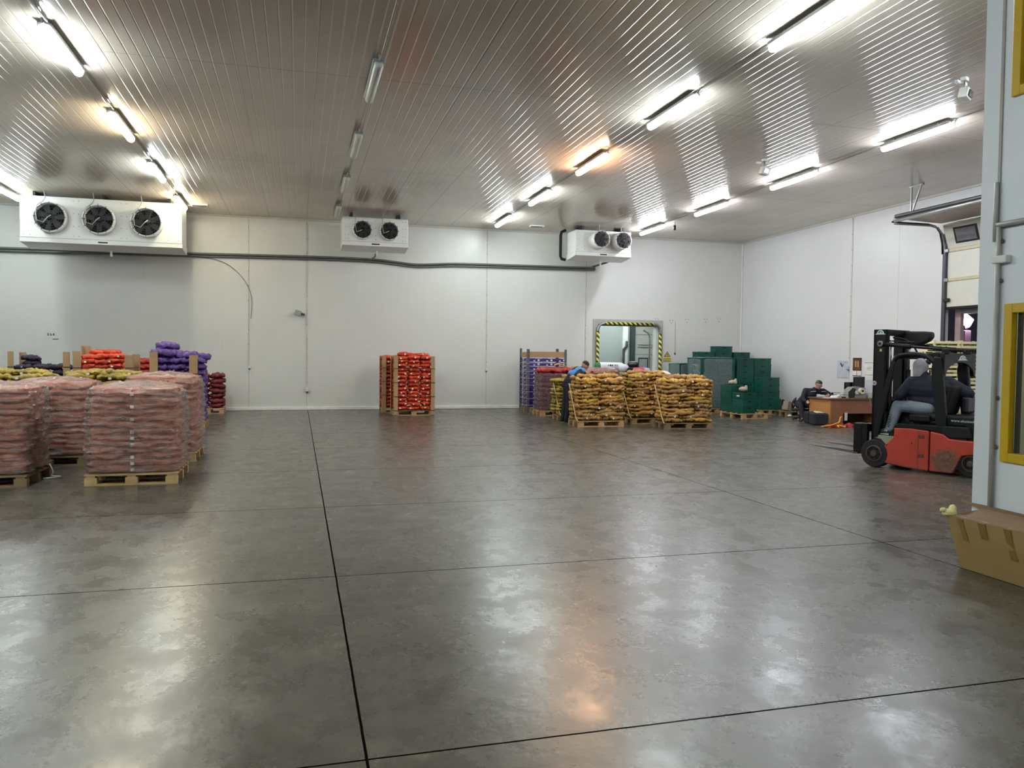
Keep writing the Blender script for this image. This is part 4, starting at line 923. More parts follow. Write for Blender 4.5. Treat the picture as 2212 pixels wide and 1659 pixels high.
for k in range(26): mb.ell((rnd.uniform(-.24,.24),rnd.uniform(-.14,.14),rnd.uniform(.05,.11)),(rnd.uniform(.04,.08),rnd.uniform(.04,.06),rnd.uniform(.02,.045)),(rnd.uniform(-.5,.5),rnd.uniform(-.5,.5),0),8,5)
tag(mb.obj('leafy_vegetables',M_leaf,wc,smooth=True),kind='stuff')
cx0,cy0,ra=13.12,13.3,-.13
first=True
for c in range(2):
    for l in range(11):
        o=wc if first else dup(wc); first=False
        v=Matrix.Rotation(ra,3,'Z')@Vector(((c-.5)*.61,0,0)); o.location=(cx0+v.x,cy0+v.y,PZ+.1+l*.1655); o.rotation_euler=(0,0,ra)
        tag(o,f'pale slatted wooden crate, {ORD[l]} of the {("outer","inner")[c]} column by the dock door','crate','slatted crates by the dock door')
pallet(cx0,cy0,'wooden pallet under the slatted crates by the dock door',1.2,.8,ra)
tag(MB().box((0,0,.05),(1.2,.6,.1)).obj('plank_base',M_woodd,loc=(cx0,cy0,PZ),rot=(0,0,ra)),'timber base between the pallet and the slatted crates','plank')
# ---------------------------------------------------------------- forklift (x forward, y to its near side, z up)
M_fred=None
def forklift_red():
    m,N,L,b=nodes('forklift_red')
    tc=N.new('ShaderNodeTexCoord'); P=tc.outputs['Object']; sp=N.new('ShaderNodeSeparateXYZ'); L.new(P,sp.inputs[0])
    base=ramp_(N,L,noise_(N,L,P,3,5,.6),[(.3,'98301f'),(.7,'b53a27')])
    # worn, dirty patch low on the rear quarter
    dx=math_(N,L,'DIVIDE',math_(N,L,'SUBTRACT',sp.outputs[0],-1.06),.27); dz=math_(N,L,'DIVIDE',math_(N,L,'SUBTRACT',sp.outputs[2],.2),.22)
    rr=math_(N,L,'ADD',math_(N,L,'MULTIPLY',dx,dx),math_(N,L,'MULTIPLY',dz,dz))
    rr=math_(N,L,'DIVIDE',math_(N,L,'ADD',rr,math_(N,L,'MULTIPLY',noise_(N,L,P,5,6,.75),2.4)),3.)
    f=ramp_(N,L,rr,[(.50,(1,1,1)),(.72,(0,0,0))])
    grime=ramp_(N,L,noise_(N,L,P,16,5,.7),[(.35,'4a3226'),(.55,'6b4a3a'),(.72,'8d6a50'),(.78,'c9b59a')])
    c=mix_(N,L,f,base,grime)
    low=ramp_(N,L,math_(N,L,'ADD',sp.outputs[2],math_(N,L,'MULTIPLY',noise_(N,L,P,5,4),.12)),[(.1,(1,1,1)),(.19,(0,0,0))])
    c=mix_(N,L,math_(N,L,'MULTIPLY',low,.6),c,lin('6b4433'))
    L.new(c,b.inputs['Base Color']); b.inputs['Roughness'].default_value=.4; return m
M_fred=forklift_red()
M_blk=mat('forklift_black','0d0e11',.42,spec=.25,var=.3,vs=4); M_blk2=mat('forklift_dark_cover','141619',.5,spec=.25,var=.25); M_chrome=mat('piston_chrome','b9bbbd',.2,.9); M_step=mat('grey_step','86887c',.55,var=.2)
FO=(9.01,10.33,0); FR=math.radians(113.3)
fk=thing('forklift','red and black counterbalance forklift truck driven by a person in a navy jacket','forklift',FO,FR)
def fb(nm,m,x0,x1,y0,y1,z0,z1,p=fk,bev=.01): return MB().b2(x0,x1,y0,y1,z0,z1).obj(nm,m,p,bev=bev)
W_=.5
front=[(-.16,.08),(-.13,.22),(-.14,.34),(-.285,.50),(-.29,.63),(-.55,.64),(-.80,.62),(-.80,.03),(-.5,.045)]
rear=[(-.815,.62),(-1.0,.59),(-1.08,.53),(-1.45,.52),(-1.56,.42),(-1.58,.22),(-1.5,.2),(-1.42,.33),(-1.25,.3),(-1.17,.12),(-1.14,.02),(-1.0,.0),(-.815,.03)]
rear=[(x,max(z,.035)) for x,z in rear]
MB().prism(front,-W_,W_,'y').obj('front_side_panel',M_fred,fk,bev=.018)
MB().prism(rear,-W_,W_,'y').obj('counterweight',M_fred,fk,bev=.02)
MB().b2(-1.3,-.2,-W_+.03,W_-.03,.1,.55).obj('chassis_core',M_blk,fk)
MB().prism([(-.27,.635),(-.33,.70),(-.98,.70),(-.98,.60),(-.8,.625)],-W_+.01,W_-.01,'y').obj('hood_rim',M_blk,fk,bev=.012)
MB().prism([(-.97,.585),(-.97,.71),(-1.33,.71),(-1.38,.56),(-1.1,.535)],-W_+.01,W_-.01,'y').obj('rear_cover',M_blk2,fk,bev=.015)
MB().prism([(-.93,.70),(-.95,.86),(-1.55,.87),(-1.62,.72),(-1.6,.5),(-1.3,.5),(-1.25,.7)],-.43,.43,'y').obj('rear_hood',M_blk,fk,bev=.03)
text_mesh('www.ekoistok',.055,'web_lettering',mat('lettering_grey','b9bcbe',.5),fk,(-1.07,.432,.775),(PI/2,0,PI),.001)
MB().prism([(-.02,.44),(.04,.5),(-.28,.5),(-.28,.36),(-.16,.36)],-W_+.02,W_-.02,'y').obj('foot_step',M_step,fk,bev=.01)
MB().b2(-.3,-.0,-.45,.45,.49,.51).obj('floor_plate',M_rubber,fk)
# dents and access marks on the red panels
for x,z,r in ((-.19,.36,.012),(-.56,.42,.011)): MB().lathe([(r,0),(r,.004)],12,Matrix.Translation((x,W_-.001,z)),'y').obj('bolt_hole',M_dark,fk)
for z in (.50,.22): MB().b2(-.74,-.70,W_-.002,W_+.003,z,z+.05).b2(-.69,-.66,W_-.002,W_+.003,z,z+.05).obj('hinge',mat('dark_hinge','4a2620',.6),fk)
MB().b2(-.6525,-.6475,W_-.002,W_+.002,.05,.61).b2(-.1625,-.1575,W_-.002,W_+.002,.1,.38).obj('panel_seam',mat('dark_seam','4b1712',.6),fk)
# wheels
def wheel(x,y,r,w,rim=True,nm='front_wheel'):
    s=1 if y>0 else -1
    t=MB().lathe([(r*.55,-w/2),(r*.93,-w/2),(r,-w/2+.02),(r,w/2-.02),(r*.93,w/2),(r*.55,w/2)],32,Matrix.Translation((x,y,r)),'y').obj(nm,M_rubber,fk,smooth=False,bev=.006)
    MB().lathe([(r*.6,0),(r*.58,.02),(r*.5,.025),(r*.45,-.005),(r*.25,-.005),(r*.22,.03),(.02,.035)] if s>0 else [(r*.6,0),(.02,-.01)],24,Matrix.Translation((x,y+s*w/2-.005,r)),'y').obj('rim',mat('worn_red_rim','54302a',.65,col2='38322e',vs=14),t,smooth=False)
    if s>0:
        for k in range(6): a=PI/3*k; MB().lathe([(.012,0),(.01,.03)],8,Matrix.Translation((x+r*.36*math.cos(a),y+w/2-.01,r+r*.36*math.sin(a))),'y').obj('wheel_bolt',M_blk,t)
wheel(0,.42,.215,.17); wheel(0,-.42,.215,.17); wheel(-1.36,.38,.2,.16,nm='rear_wheel'); wheel(-1.36,-.38,.2,.16,nm='rear_wheel')
for s in (1,-1): MB().tube([(.02,s*.46,.44),(-.08,s*.46,.43),(-.18,s*.46,.33),(-.215,s*.46,.2),(-.22,s*.46,.08)],.03,8,flat=.8).obj('fender',M_blk,fk,smooth=True)
# overhead guard
for s in (1,-1):
    MB().bar((-.0,s*.46,.47),(-.235,s*.44,1.63),.07,.075).obj('front_pillar',M_blk,fk,bev=.012)
    MB().tube(smooth_path([(-.23,s*.44,1.60),(-.28,s*.44,1.70),(-.45,s*.44,1.74),(-.68,s*.44,1.72),(-.82,s*.44,1.62),(-.87,s*.44,1.48)],4),.036,8).obj('roof_rail',M_blk,fk,smooth=True)
    MB().prism([(-.82,1.70),(-.79,1.5),(-.885,.68),(-1.03,.68),(-.97,1.3),(-.93,1.70)],s*.44-.04,s*.44+.04,'y').obj('rear_pillar',M_blk,fk,bev=.015)
for k in range(7): y=-.38+k*.127; MB().bar((-.27,y,1.70),(-.86,y,1.72),.022,.05).obj('roof_bar',M_blk,fk)
MB().bar((-.26,-.44,1.69),(-.26,.44,1.69),.06,.05).obj('front_roof_beam',M_blk,fk,bev=.01)
# arched rear beam with the white half-round mark
ar=[(-.66,1.4),(-.66,1.76),(.44,1.76),(.44,1.4)]+[(-.11+.48*math.cos(a),1.42+.20*math.sin(a)) for a in [PI*i/14 for i in range(15)]]
MB().prism(ar,-.96,-.89,'x').obj('rear_arch_beam',M_blk,fk,bev=.01)
M_logo=mat('white_mark','d5d9da',.5)
def mark(x,y,z,s,axis,p=fk):
    """white half-round emblem over a bar"""
    mb=MB()
    out=[(s*.42*math.cos(a),s*.42*math.sin(a)) for a in [PI*i/14 for i in range(15)]]; inn=[(s*.31*math.cos(a),s*.31*math.sin(a)) for a in [PI-PI*i/14 for i in range(15)]]
    for i in range(14):
        q=[out[i],out[i+1],inn[13-i],inn[14-i]]
        mb.prism(q,-.004,.004,'y')
    mb.prism([(-s*.7,-s*.14),(s*.7,-s*.14),(s*.42,0),(-s*.42,0)],-.004,.004,'y')
    mb.prism([(-s*.16,.04*s),(-s*.02,.04*s),(s*.04,.2*s),(-s*.08,.2*s)],-.004,.004,'y'); mb.prism([(s*.04,.04*s),(s*.18,.04*s),(s*.12,.24*s),(s*.02,.24*s)],-.004,.004,'y')
    return mb.obj('white_emblem',M_logo,p,loc=(x,y,z),rot=axis)
mark(-.965,-.17,1.672,.16,(0,0,-PI/2)).scale=(1.6,1,.8)
# mast
for s in (1,-1):
    mb=MB(); mb.b2(-.09,.12,s*.35-.02,s*.35+.02,.06,2.12); mb.b2(-.09,-.05,s*.35-.02-(s>0)*.05,s*.35+.02+(s<0)*.05,.06,2.12); mb.b2(.08,.12,s*.35-.02-(s>0)*.05,s*.35+.02+(s<0)*.05,.06,2.12)
    mb.obj('mast_channel',M_blk,fk,bev=.006)
    MB().b2(-.04,.08,s*.27-.022,s*.27+.022,.12,2.05).obj('inner_mast_channel',M_blk2,fk,bev=.006)
    MB().tube([(-.12,s*.3,.3),(-.12,s*.3,1.5)],.028,10).obj('lift_cylinder',M_blk,fk,smooth=True)
    MB().tube([(-.12,s*.3,1.5),(-.12,s*.3,1.95)],.014,8).obj('piston_rod',M_chrome,fk,smooth=True)
    # roof-mounted tilt cylinder
    MB().tube([(.0,s*.37,1.90),(-.42,s*.37,1.855),(-.45,s*.37,1.852)],.034,12).obj('tilt_cylinder',M_blk,fk,smooth=True)
    MB().tube([(-.42,s*.37,1.855),(-1.2,s*.37,1.79)],.022,10).obj('tilt_rod',M_blk2,fk,smooth=True)
    MB().lathe([(.045,-.03),(.045,.03)],20,Matrix.Translation((.0,s*.385,1.90)),'y').obj('pivot_eye',mat('grey_pivot','76787a',.4,.4),fk,bev=.006)
    MB().lathe([(.02,0),(.02,.012)],14,Matrix.Translation((.0,s*.385+(.028 if s>0 else -.04),1.90)),'y').obj('pivot_pin',M_dark,fk)
    MB().b2(-1.0,-.9,s*.37-.03,s*.37+.03,1.74,1.82).obj('cylinder_bracket',M_blk,fk,bev=.01)
MB().b2(-.09,.10,-.36,.36,2.03,2.12).obj('mast_head_beam',M_blk,fk,bev=.01)
MB().b2(-.09,.1,-.36,.36,.95,1.02).b2(-.09,.1,-.36,.36,.08,.2).obj('mast_cross_beam',M_blk,fk,bev=.01)
MB().prism([(.0,2.11),(-.38,2.10),(-.47,2.09),(-.48,2.01),(-.43,1.95),(-.33,1.90),(-.2,1.87),(-.05,1.9)],-.38,-.22,'y').obj('hose_cover',M_rubber,fk,bev=.03)
MB().tube(smooth_path([(-.05,.1,2.0),(-.15,.0,1.98),(-.25,-.1,1.9),(-.3,-.2,1.75)],4),.014,6).tube(smooth_path([(-.05,.2,1.95),(-.2,.15,1.93),(-.33,.0,1.93)],4),.012,6).obj('hydraulic_hose',M_rubber,fk,smooth=True)
MB().tube([(-.62,.2,1.80),(-.9,.2,1.79),(-1.1,.2,1.78)],.01,6).tube([(-.62,.15,1.86),(-1.0,.15,1.83)],.012,6).bar((-.7,.2,1.79),(-.7,.15,1.86),.01,.01).bar((-.78,.2,1.79),(-.78,.15,1.86),.01,.01).bar((-.86,.2,1.79),(-.86,.15,1.86),.01,.01).obj('roof_cable_guide',M_blk,fk)
mark(.015,.373,2.06,.12,(0,0,PI))
MB().b2(-.015,.02,.371,.375,1.78,1.82).obj('yellow_sticker',M_ys,fk)
o=MB().lathe([(.035,0),(.035,.004)],16,Matrix.Translation((.09,.371,1.29)),'y').obj('round_sticker',mat('pale_sticker','c9b3bd',.5),fk); MB().lathe([(.018,0),(.018,.003)],12,Matrix.Translation((.09,.374,1.29)),'y').obj('sticker_centre',mat('sticker_red','a35a62',.5),o)
# carriage and forks
fb('carriage_plate',M_blk,.2,.27,-.42,.46,.52,.64); fb('carriage_plate',M_blk,.2,.27,-.42,.46,.2,.28)
for y in (.42,-.38,.0): fb('carriage_upright',M_blk,.14,.25,y-.04,y+.04,.18,.66)
fb('side_shift_block',M_blk,.22,.36,.3,.47,.2,.66,bev=.02); fb('side_shift_block',M_blk,.22,.36,-.47,-.3,.2,.66,bev=.02)
M_fork=mat('fork_steel','6b6c6e',.35,.5,var=.25)
for y in (.27,-.33):
    MB().prism([(.36,.62),(.40,.62),(.40,.21),(1.22,.235),(1.22,.225),(.5,.165),(.36,.155)],y-.05,y+.05,'y').obj('fork',M_fork,fk,bev=.004)
# seat, steering column, console
fb('seat_base',M_blk,-.95,-.45,-.26,.26,.70,.76,bev=.02); fb('seat_cushion',M_rubber,-.88,-.42,-.25,.25,.76,.86,bev=.04)
MB().prism([(-.80,.84),(-.90,.84),(-1.03,1.28),(-.96,1.30)],-.24,.24,'y').obj('seat_backrest',M_rubber,fk,bev=.04)
MB().bar((-.02,0,.5),(-.12,0,.98),.14,.1).obj('steering_column',M_blk,fk,bev=.02)
pts=[(-.16+.15*math.cos(a)*.9,.15*math.sin(a),1.0+.15*math.cos(a)*.45) for a in [2*PI*i/20 for i in range(21)]]
MB().tube(pts,.014,8,False).bar((-.16,-.14,1.0),(-.16,.14,1.0),.02,.02).obj('steering_wheel',M_rubber,fk,smooth=True)
fb('front_cowl',M_blk,-.12,-.02,-.4,.4,.5,.86,bev=.03)
fb('armrest_console',M_blk,-.75,-.4,-.36,-.27,.86,1.02,bev=.02)
for y in (-.34,-.31,-.28): MB().tube([(-.45,y,1.0),(-.46,y,1.1)],.008,6).ell((-.46,y,1.11),.014,seg=8,rings=5).obj('hydraulic_lever',M_blk,fk)
fb('seat_side_box',M_blk,-.72,-.40,.1,.3,.72,.84,bev=.03)
fb('speaker_panel',mat('purple_black','15131b',.4),-1.12,-1.02,-.3,.0,.88,1.12,bev=.03)
fb('small_plate',mat('grey_plate','8b8f90',.4),-1.0,-.985,.02,.07,1.2,1.25,bev=.004)
for x,y,h in ((-.42,-.42,1.5),(-.36,-.42,1.42)): MB().tube([(x,y,1.0),(x+.03,y,h)],.012,6).obj('grab_rod',M_blk,fk)
# ---------------------------------------------------------------- people
M_skin=mat('skin','b98066',.5,var=.1,vs=8); M_skinp=mat('skin_pale','c4917a',.5,var=.1,vs=8)
M_navy=mat('navy_cloth','141a2c',.8,var=.3,vs=7,bump=.3,bs=30); M_jean=mat('grey_jeans','7f8a93',.8,col2='5f6a74',vs=5,bump=.3,bs=40); M_dtr=mat('dark_trousers','16161c',.8,var=.2)
M_blue=mat('sky_blue_cloth','4f8fd0',.75,var=.12); M_hoodg=mat('light_grey_hood','b3b3ba',.8,var=.1,vs=9); M_hair=mat('dark_grey_hair','2b2624',.7,var=.3,vs=30); M_hairg=mat('greying_hair','5a5652',.7,var=.3,vs=30)
def V(p): return Vector(p)
def hand(mb,w,d,th,s=1.,curl=.5):
    """palm, four fingers of different lengths bent at the knuckles, thumb from the side"""
    w=V(w); d=V(d).normalized(); th=V(th); th=(th-d*th.dot(d)).normalized(); n=d.cross(th).normalized()
    pc=w+d*.045*s; mb.cap(w,.024*s,pc+th*.012*s,.026*s,8); mb.cap(pc-th*.02*s,.02*s,pc+d*.03*s-th*.02*s,.018*s,8); mb.cap(pc+th*.02*s,.02*s,pc+d*.03*s+th*.02*s,.018*s,8)
    for k,l in enumerate((.068,.078,.072,.056)):
        b=pc+d*.035*s+th*(.030-.020*k)*s; m=b+(d*math.cos(curl*.6)+n*math.sin(curl*.6))*l*.5*s; e=m+(d*math.cos(curl*1.6)+n*math.sin(curl*1.6))*l*.5*s
        mb.cap(b,.0095*s,m,.009*s,7); mb.cap(m,.009*s,e,.0075*s,7)
    b=w+d*.02*s+th*.026*s; m=b+(d*.5+th*.8+n*.2).normalized()*.034*s; mb.cap(b,.012*s,m,.0105*s,7); mb.cap(m,.0105*s,m+(d*.85+th*.3+n*.3).normalized()*.028*s,.009*s,7)
def head(mb,c,f,up,s):
    c=V(c); f=V(f).normalized(); up=V(up); up=(up-f*up.dot(f)).normalized(); r=f.cross(up).normalized()
    R=Matrix((f,-r,up)).transposed().to_euler()
    P=lambda a,b_,c_: c+f*a*s+r*b_*s+up*c_*s
    mb.ell(P(-.01,0,.025),(.098*s,.078*s,.10*s),R,18,12); mb.ell(P(.02,0,-.055),(.068*s,.058*s,.062*s),R,14,10)
    mb.cap(P(.062,0,-.09),.022*s,P(.055,0,-.085),.024*s,8)                       # chin
    mb.cap(P(.085,0,.02),.011*s,P(.104,0,-.022),.015*s,8)                        # nose
    mb.cap(P(.076,-.03,.038),.012*s,P(.076,.03,.038),.012*s,8)                   # brow
    mb.cap(P(.074,-.018,-.055),.009*s,P(.074,.018,-.055),.009*s,8)               # lips
    for q in (-1,1):
        mb.ell(P(-.005,q*.078,-.005),(.018*s,.009*s,.03*s),R,8,6); mb.ell(P(.05,q*.042,-.025),(.028*s,.022*s,.028*s),R,8,6)
    return P,R
def face_bits(root,P,R,s):
    mb=MB()
    for q in (-1,1): mb.ell(P(.079,q*.03,.012),.0105*s,None,8,6)
    mb.obj('eyes',mat('eye_white','d9d4cc',.3),root,smooth=True); mb=MB()
    for q in (-1,1): mb.ell(P(.087,q*.03,.011),.0055*s,None,6,5)
    mb.obj('pupils',M_dark,root); MB().cap(P(.082,-.02,-.056),.004*s,P(.082,.02,-.056),.004*s,6).obj('mouth',mat('lip','8a4b42',.5),root,smooth=True)
def figure(nm,lab,o,J,s,skin,coat,legs,shoes,rz=0,coatr=1.,coatname='jacket',lr=1.):
    t=thing(nm,lab,'person',o,rz)
    mb=MB()
    mb.cap(J['pel'],.115*s,J['che'],.125*s); mb.cap(J['shL'],.06*s,J['shR'],.06*s); mb.cap(J['che'],.10*s,J['nec'],.055*s); mb.cap(J['nec'],.052*s,J['hea'],.055*s)
    for k in 'LR':
        mb.cap(J['sh'+k],.055*s,J['el'+k],.04*s); mb.cap(J['el'+k],.04*s,J['wr'+k],.026*s)
        hd=J.get('hd'+k) or (V(J['wr'+k])-V(J['el'+k])); hand(mb,J['wr'+k],hd,J.get('th'+k,(0,0,1)),s*1.05,J.get('curl',.6))
        mb.cap(J['hi'+k],.085*s,J['kn'+k],.055*s); mb.cap(J['kn'+k],.055*s,J['an'+k],.036*s); mb.cap(J['an'+k],.036*s,J['to'+k],.03*s)
    P,R=head(mb,J['hea'],J['fac'],J.get('up',(0,0,1)),s*1.05)
    blob('body',mb,skin,t,.0085,2)
    face_bits(t,P,R,s*1.05)
    c=MB(); r=coatr*s
    pel=V(J['pel']); che=V(J['che']); c.cap(pel+(che-pel)*.08,.15*r,che,.158*r,16); c.cap(J['shL'],.078*r,J['shR'],.078*r); c.cap(che,.125*r,V(J['nec'])-V((0,0,.02)),.075*r)
    for k in 'LR':
        w=V(J['wr'+k]); e=V(J['el'+k]); c.cap(V(J['sh'+k])*.92+che*.08,.088*r,J['sh'+k],.082*r); c.cap(J['sh'+k],.08*r,e,.062*r); c.cap(e,.062*r,w-(w-e)*.06,.045*r)
    for a_ in J.get('bulk',()): c.cap(*a_)
    blob(coatname,c,coat,t,.011,3)
    l=MB(); l.cap(J['hiL'],.115*s,J['hiR'],.115*s)
    for k in 'LR': l.cap(J['hi'+k],.108*s*lr,J['kn'+k],.078*s*lr); l.cap(J['kn'+k],.078*s*lr,V(J['an'+k])+(V(J['kn'+k])-V(J['an'+k]))*.04,.062*s*lr)
    blob('trousers',l,legs,t,.011,3)
    for k in 'LR':
        a=V(J['an'+k]); b=V(J['to'+k]); d=(b-a); d.z=0; d.normalize()
        sh=MB(); sh.cap(a-d*.02-V((0,0,.02)),.048*s,b,.04*s,10); blob('shoe',sh,shoes,t,.008,1)
    return t,P,R
# driver, seated on the truck, twisted round to look back
FM=Matrix.Translation(FO)@Matrix.Rotation(FR,4,'Z')
base=FM@Vector((-.6,0,.86)); Rl=lambda x,y,z:(x+.6,y,z-.86)
Jd=dict(pel=Rl(-.66,0,.97),che=Rl(-.55,.0,1.24),nec=Rl(-.49,.0,1.42),hea=Rl(-.45,-.02,1.535),fac=(-.45,-.9,-.05),
 shL=Rl(-.38,.15,1.31),shR=Rl(-.80,-.10,1.32),elL=Rl(-.27,.28,1.12),wrL=Rl(-.16,.12,1.045),elR=Rl(-1.07,-.16,1.16),wrR=Rl(-.98,-.34,.98),hdR=(-.1,-.2,-1),thR=(1,0,0),thL=(0,0,1),
 hiL=Rl(-.62,.11,.93),hiR=Rl(-.62,-.11,.93),knL=Rl(-.23,.27,.95),knR=Rl(-.22,-.14,.95),anL=Rl(-.17,.37,.60),anR=Rl(-.16,-.16,.58),toL=Rl(.0,.39,.545),toR=Rl(.0,-.16,.545),curl=.9,bulk=[(Rl(-.42,.10,1.22),.17,Rl(-.72,.0,1.2),.19),(Rl(-.46,.08,1.05),.15,Rl(-.72,.0,1.02),.18),(Rl(-.83,-.08,1.28),.12,Rl(-1.05,-.14,1.17),.095),(Rl(-.36,.16,1.28),.10,Rl(-.28,.24,1.14),.085)])
M_shoe=mat('blue_grey_sneaker','3c4656',.6,var=.3,vs=20)
drv,P_,R_=figure('person','person in navy jacket, grey jeans and light grey hood driving the forklift and looking back',base,Jd,.90,M_skin,M_navy,M_jean,M_shoe,FR,1.36,lr=1.22)
s_=.95
h=MB(); h.ell(P_(-.03,0,.03),(.125*s_,.105*s_,.125*s_),R_,18,12); h.cap(P_(-.05,0,-.02),.1*s_,P_(-.06,0,-.12),.085*s_)
blob('hood',h,M_hoodg,drv,.009,2)
h=MB(); h.ell(P_(.03,0,.09),(.10*s_,.10*s_,.045*s_),R_,16,8); h.cap(P_(.11,-.04,.07),.012,P_(.11,.04,.07),.012,8); blob('cap',h,M_dtr,drv,.008,2)
text_mesh('AMERAT',.058,'trouser_lettering',M_dtr,drv,Rl(-.195,.442,.62),(math.radians(90),math.radians(-82),math.radians(180)),.004)
MB().tube([Rl(-.5,.17,1.02),Rl(-.58,.175,1.0),Rl(-.68,.16,1.01),Rl(-.78,.1,1.03)],.016,8,flat=.5).obj('shirt_hem',M_hoodg,drv,smooth=True)
MB().b2(-.03,.03,-.004,.004,-.02,.025).obj('belt_buckle',M_chrome,drv,loc=Rl(-.44,.2,.99))
for d_ in (-.03,.0): MB().tube([Rl(-.13+d_,.41,.585),Rl(-.1+d_,.41,.56)],.008,6).obj('shoe_lace',M_tag,drv)
MB().prism([(-.06,-.01),(.17,-.01),(.16,.012),(-.06,.014)],-.035,.035,'y').obj('shoe_sole',M_tag,drv,loc=Rl(-.17,.38,.51),bev=.004)
# seated man at the desk
b0=(13.1,18.3,0); Q=lambda x,y,z:(x-b0[0],y-b0[1],z)
Jm=dict(pel=Q(13.12,18.36,.45),che=Q(13.28,18.2,.70),nec=Q(13.36,18.13,.86),hea=Q(13.42,18.05,.965),fac=(.05,-.85,-.42),
 shL=Q(13.6,18.1,.79),shR=Q(13.14,18.22,.80),elL=Q(13.72,17.9,.68),wrL=Q(13.53,17.74,.70),elR=Q(12.96,18.1,.60),wrR=Q(12.93,17.90,.53),hdR=(.15,-.6,-.2),thR=(.5,0,1),thL=(0,.3,1),hdL=(-.8,-.3,-.05),
 hiL=Q(13.2,18.34,.42),hiR=Q(13.02,18.34,.42),knL=Q(13.16,17.98,.42),knR=Q(12.84,18.0,.42),anL=Q(13.05,17.95,.08),anR=Q(12.8,17.86,.09),toL=Q(12.98,17.83,.05),toR=Q(12.70,17.76,.05),curl=.7)
man,P_,R_=figure('person','person with short greying hair and dark jacket seated at the desk looking down',b0,Jm,.90,M_skinp,M_navy,M_dtr,mat('brown_shoe','4a372b',.6),0,1.12)
s_=.945
h=MB(); h.ell(P_(-.018,0,.065),(.095*s_,.08*s_,.07*s_),R_,16,10); h.ell(P_(-.06,0,.02),(.06*s_,.076*s_,.08*s_),R_,14,10); blob('hair',h,M_hairg,man,.008,1)
h=MB(); h.ell(P_(.02,0,.095),(.07*s_,.06*s_,.035*s_),R_,14,8); blob('fringe',h,M_hair,man,.007,1)
mb=MB()
for q in (-1,1):
    c_=P_(.098,q*.03,.01); mb.tube([P_(.098,q*.03+.02*math.cos(a),.01+.014*math.sin(a)) for a in [2*PI*i/12 for i in range(13)]],.0022,5,False); mb.tube([P_(.098,q*.05,.014),P_(0,q*.082,.012)],.002,5)
mb.obj('spectacles',M_black,man)
MB().tube([P_(.0,-.07,-.125),P_(.055,-.03,-.165),P_(.07,0,-.2),P_(.055,.03,-.165),P_(.0,.07,-.125)],.013,8,flat=.6).obj('collar',M_navy,man,smooth=True)
for x0_,x1_ in ((13.17,13.3),(13.46,13.58)): MB().bar(Q(x0_,18.045 if x0_<13.4 else 17.985,.79),Q(x1_,17.99 if x0_<13.4 else 17.965,.80),.006,.01).obj('chest_piping',M_logo,man)
# bending man
b0=(6.66,18.47,0); bs=(6.46,18.47,0); Q=lambda x,y,z:(x-b0[0],y-b0[1],z)
Jb=dict(pel=Q(6.72,18.5,.98),che=Q(6.93,18.48,1.24),nec=Q(7.06,18.46,1.36),hea=Q(7.12,18.45,1.42),fac=(.75,.2,-.65),up=(.7,0,.7),
 shL=Q(6.99,18.66,1.31),shR=Q(6.98,18.29,1.30),elL=Q(7.15,18.7,1.12),wrL=Q(7.28,18.62,1.22),elR=Q(6.80,18.17,1.2),wrR=Q(7.02,18.2,1.25),thL=(0,-.5,1),thR=(0,.5,1),
 hiL=Q(6.70,18.58,.92),hiR=Q(6.70,18.40,.92),knL=Q(6.66,18.60,.5),knR=Q(6.68,18.38,.5),anL=Q(6.60,18.6,.09),anR=Q(6.62,18.37,.09),toL=Q(6.75,18.6,.05),toR=Q(6.77,18.36,.05),curl=.5)
ben,P_,R_=figure('person','person with short dark hair in a blue and navy top leaning over the potato sacks',bs,Jb,.96,M_skin,M_navy,M_navy,M_dtr,0,1.15)
s_=1.
h=MB(); h.ell(P_(-.02,0,.05),(.098,.083,.085),R_,16,10); blob('hair',h,M_hair,ben,.008,1)
h=MB(); h.cap(Q(6.93,18.62,1.28),.125,Q(6.93,18.34,1.27),.125,14); h.cap(Q(6.99,18.66,1.29),.11,Q(6.98,18.29,1.28),.11,14); h.cap(Q(6.84,18.56,1.21),.13,Q(6.84,18.40,1.21),.13,14); h.cap(Q(6.95,18.48,1.25),.14,Q(7.03,18.47,1.32),.09,14)
blob('blue_yoke',h,M_blue,ben,.010,2)
for k in (0,.035): MB().tube([Q(6.80-k,18.30,1.18-k*.6),Q(6.775-k,18.36,1.27-k*.9),Q(6.78-k,18.48,1.31-k*.9),Q(6.775-k,18.60,1.28-k*.9),Q(6.80-k,18.67,1.2-k*.6)],.009,6).obj('yellow_piping',mat('yellow_piping','c9c04a',.6),ben,smooth=True)

# ---------------------------------------------------------------- desk corner
M_desk=mat('desk_light_wood','b9804c',.5,var=.1,vs=3,stretch=(1,1,6)); M_desk2=mat('desk_top_brown','7c4f3d',.4,var=.12)
M_desk3=mat('desk_reddish_wood','97664a',.5,var=.1,vs=3,stretch=(1,1,6))
dsk=thing('desk','light wooden office desk with a brown top in front of the seated person','desk',(13.02,17.0,0))
MB().b2(-.08,1.5,-.04,.86,.63,.66).obj('desktop',M_desk2,dsk,bev=.006)
MB().b2(-.03,-.0,.0,.84,0,.63).obj('side_panel',M_desk,dsk); MB().b2(1.44,1.47,.0,.84,0,.63).obj('side_panel',M_desk,dsk)
MB().b2(.0,.36,.0,.02,0,.63).obj('pedestal_front',M_desk3,dsk); MB().b2(.34,.36,.02,.7,0,.63).obj('pedestal_side',M_desk3,dsk)
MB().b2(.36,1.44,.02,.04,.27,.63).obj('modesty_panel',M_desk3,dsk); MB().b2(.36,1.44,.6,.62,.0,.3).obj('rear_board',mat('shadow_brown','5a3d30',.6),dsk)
MB().b2(.36,.48,-.006,.0,.0,.0).obj('x',M_tag,dsk) if False else None
DT=.66
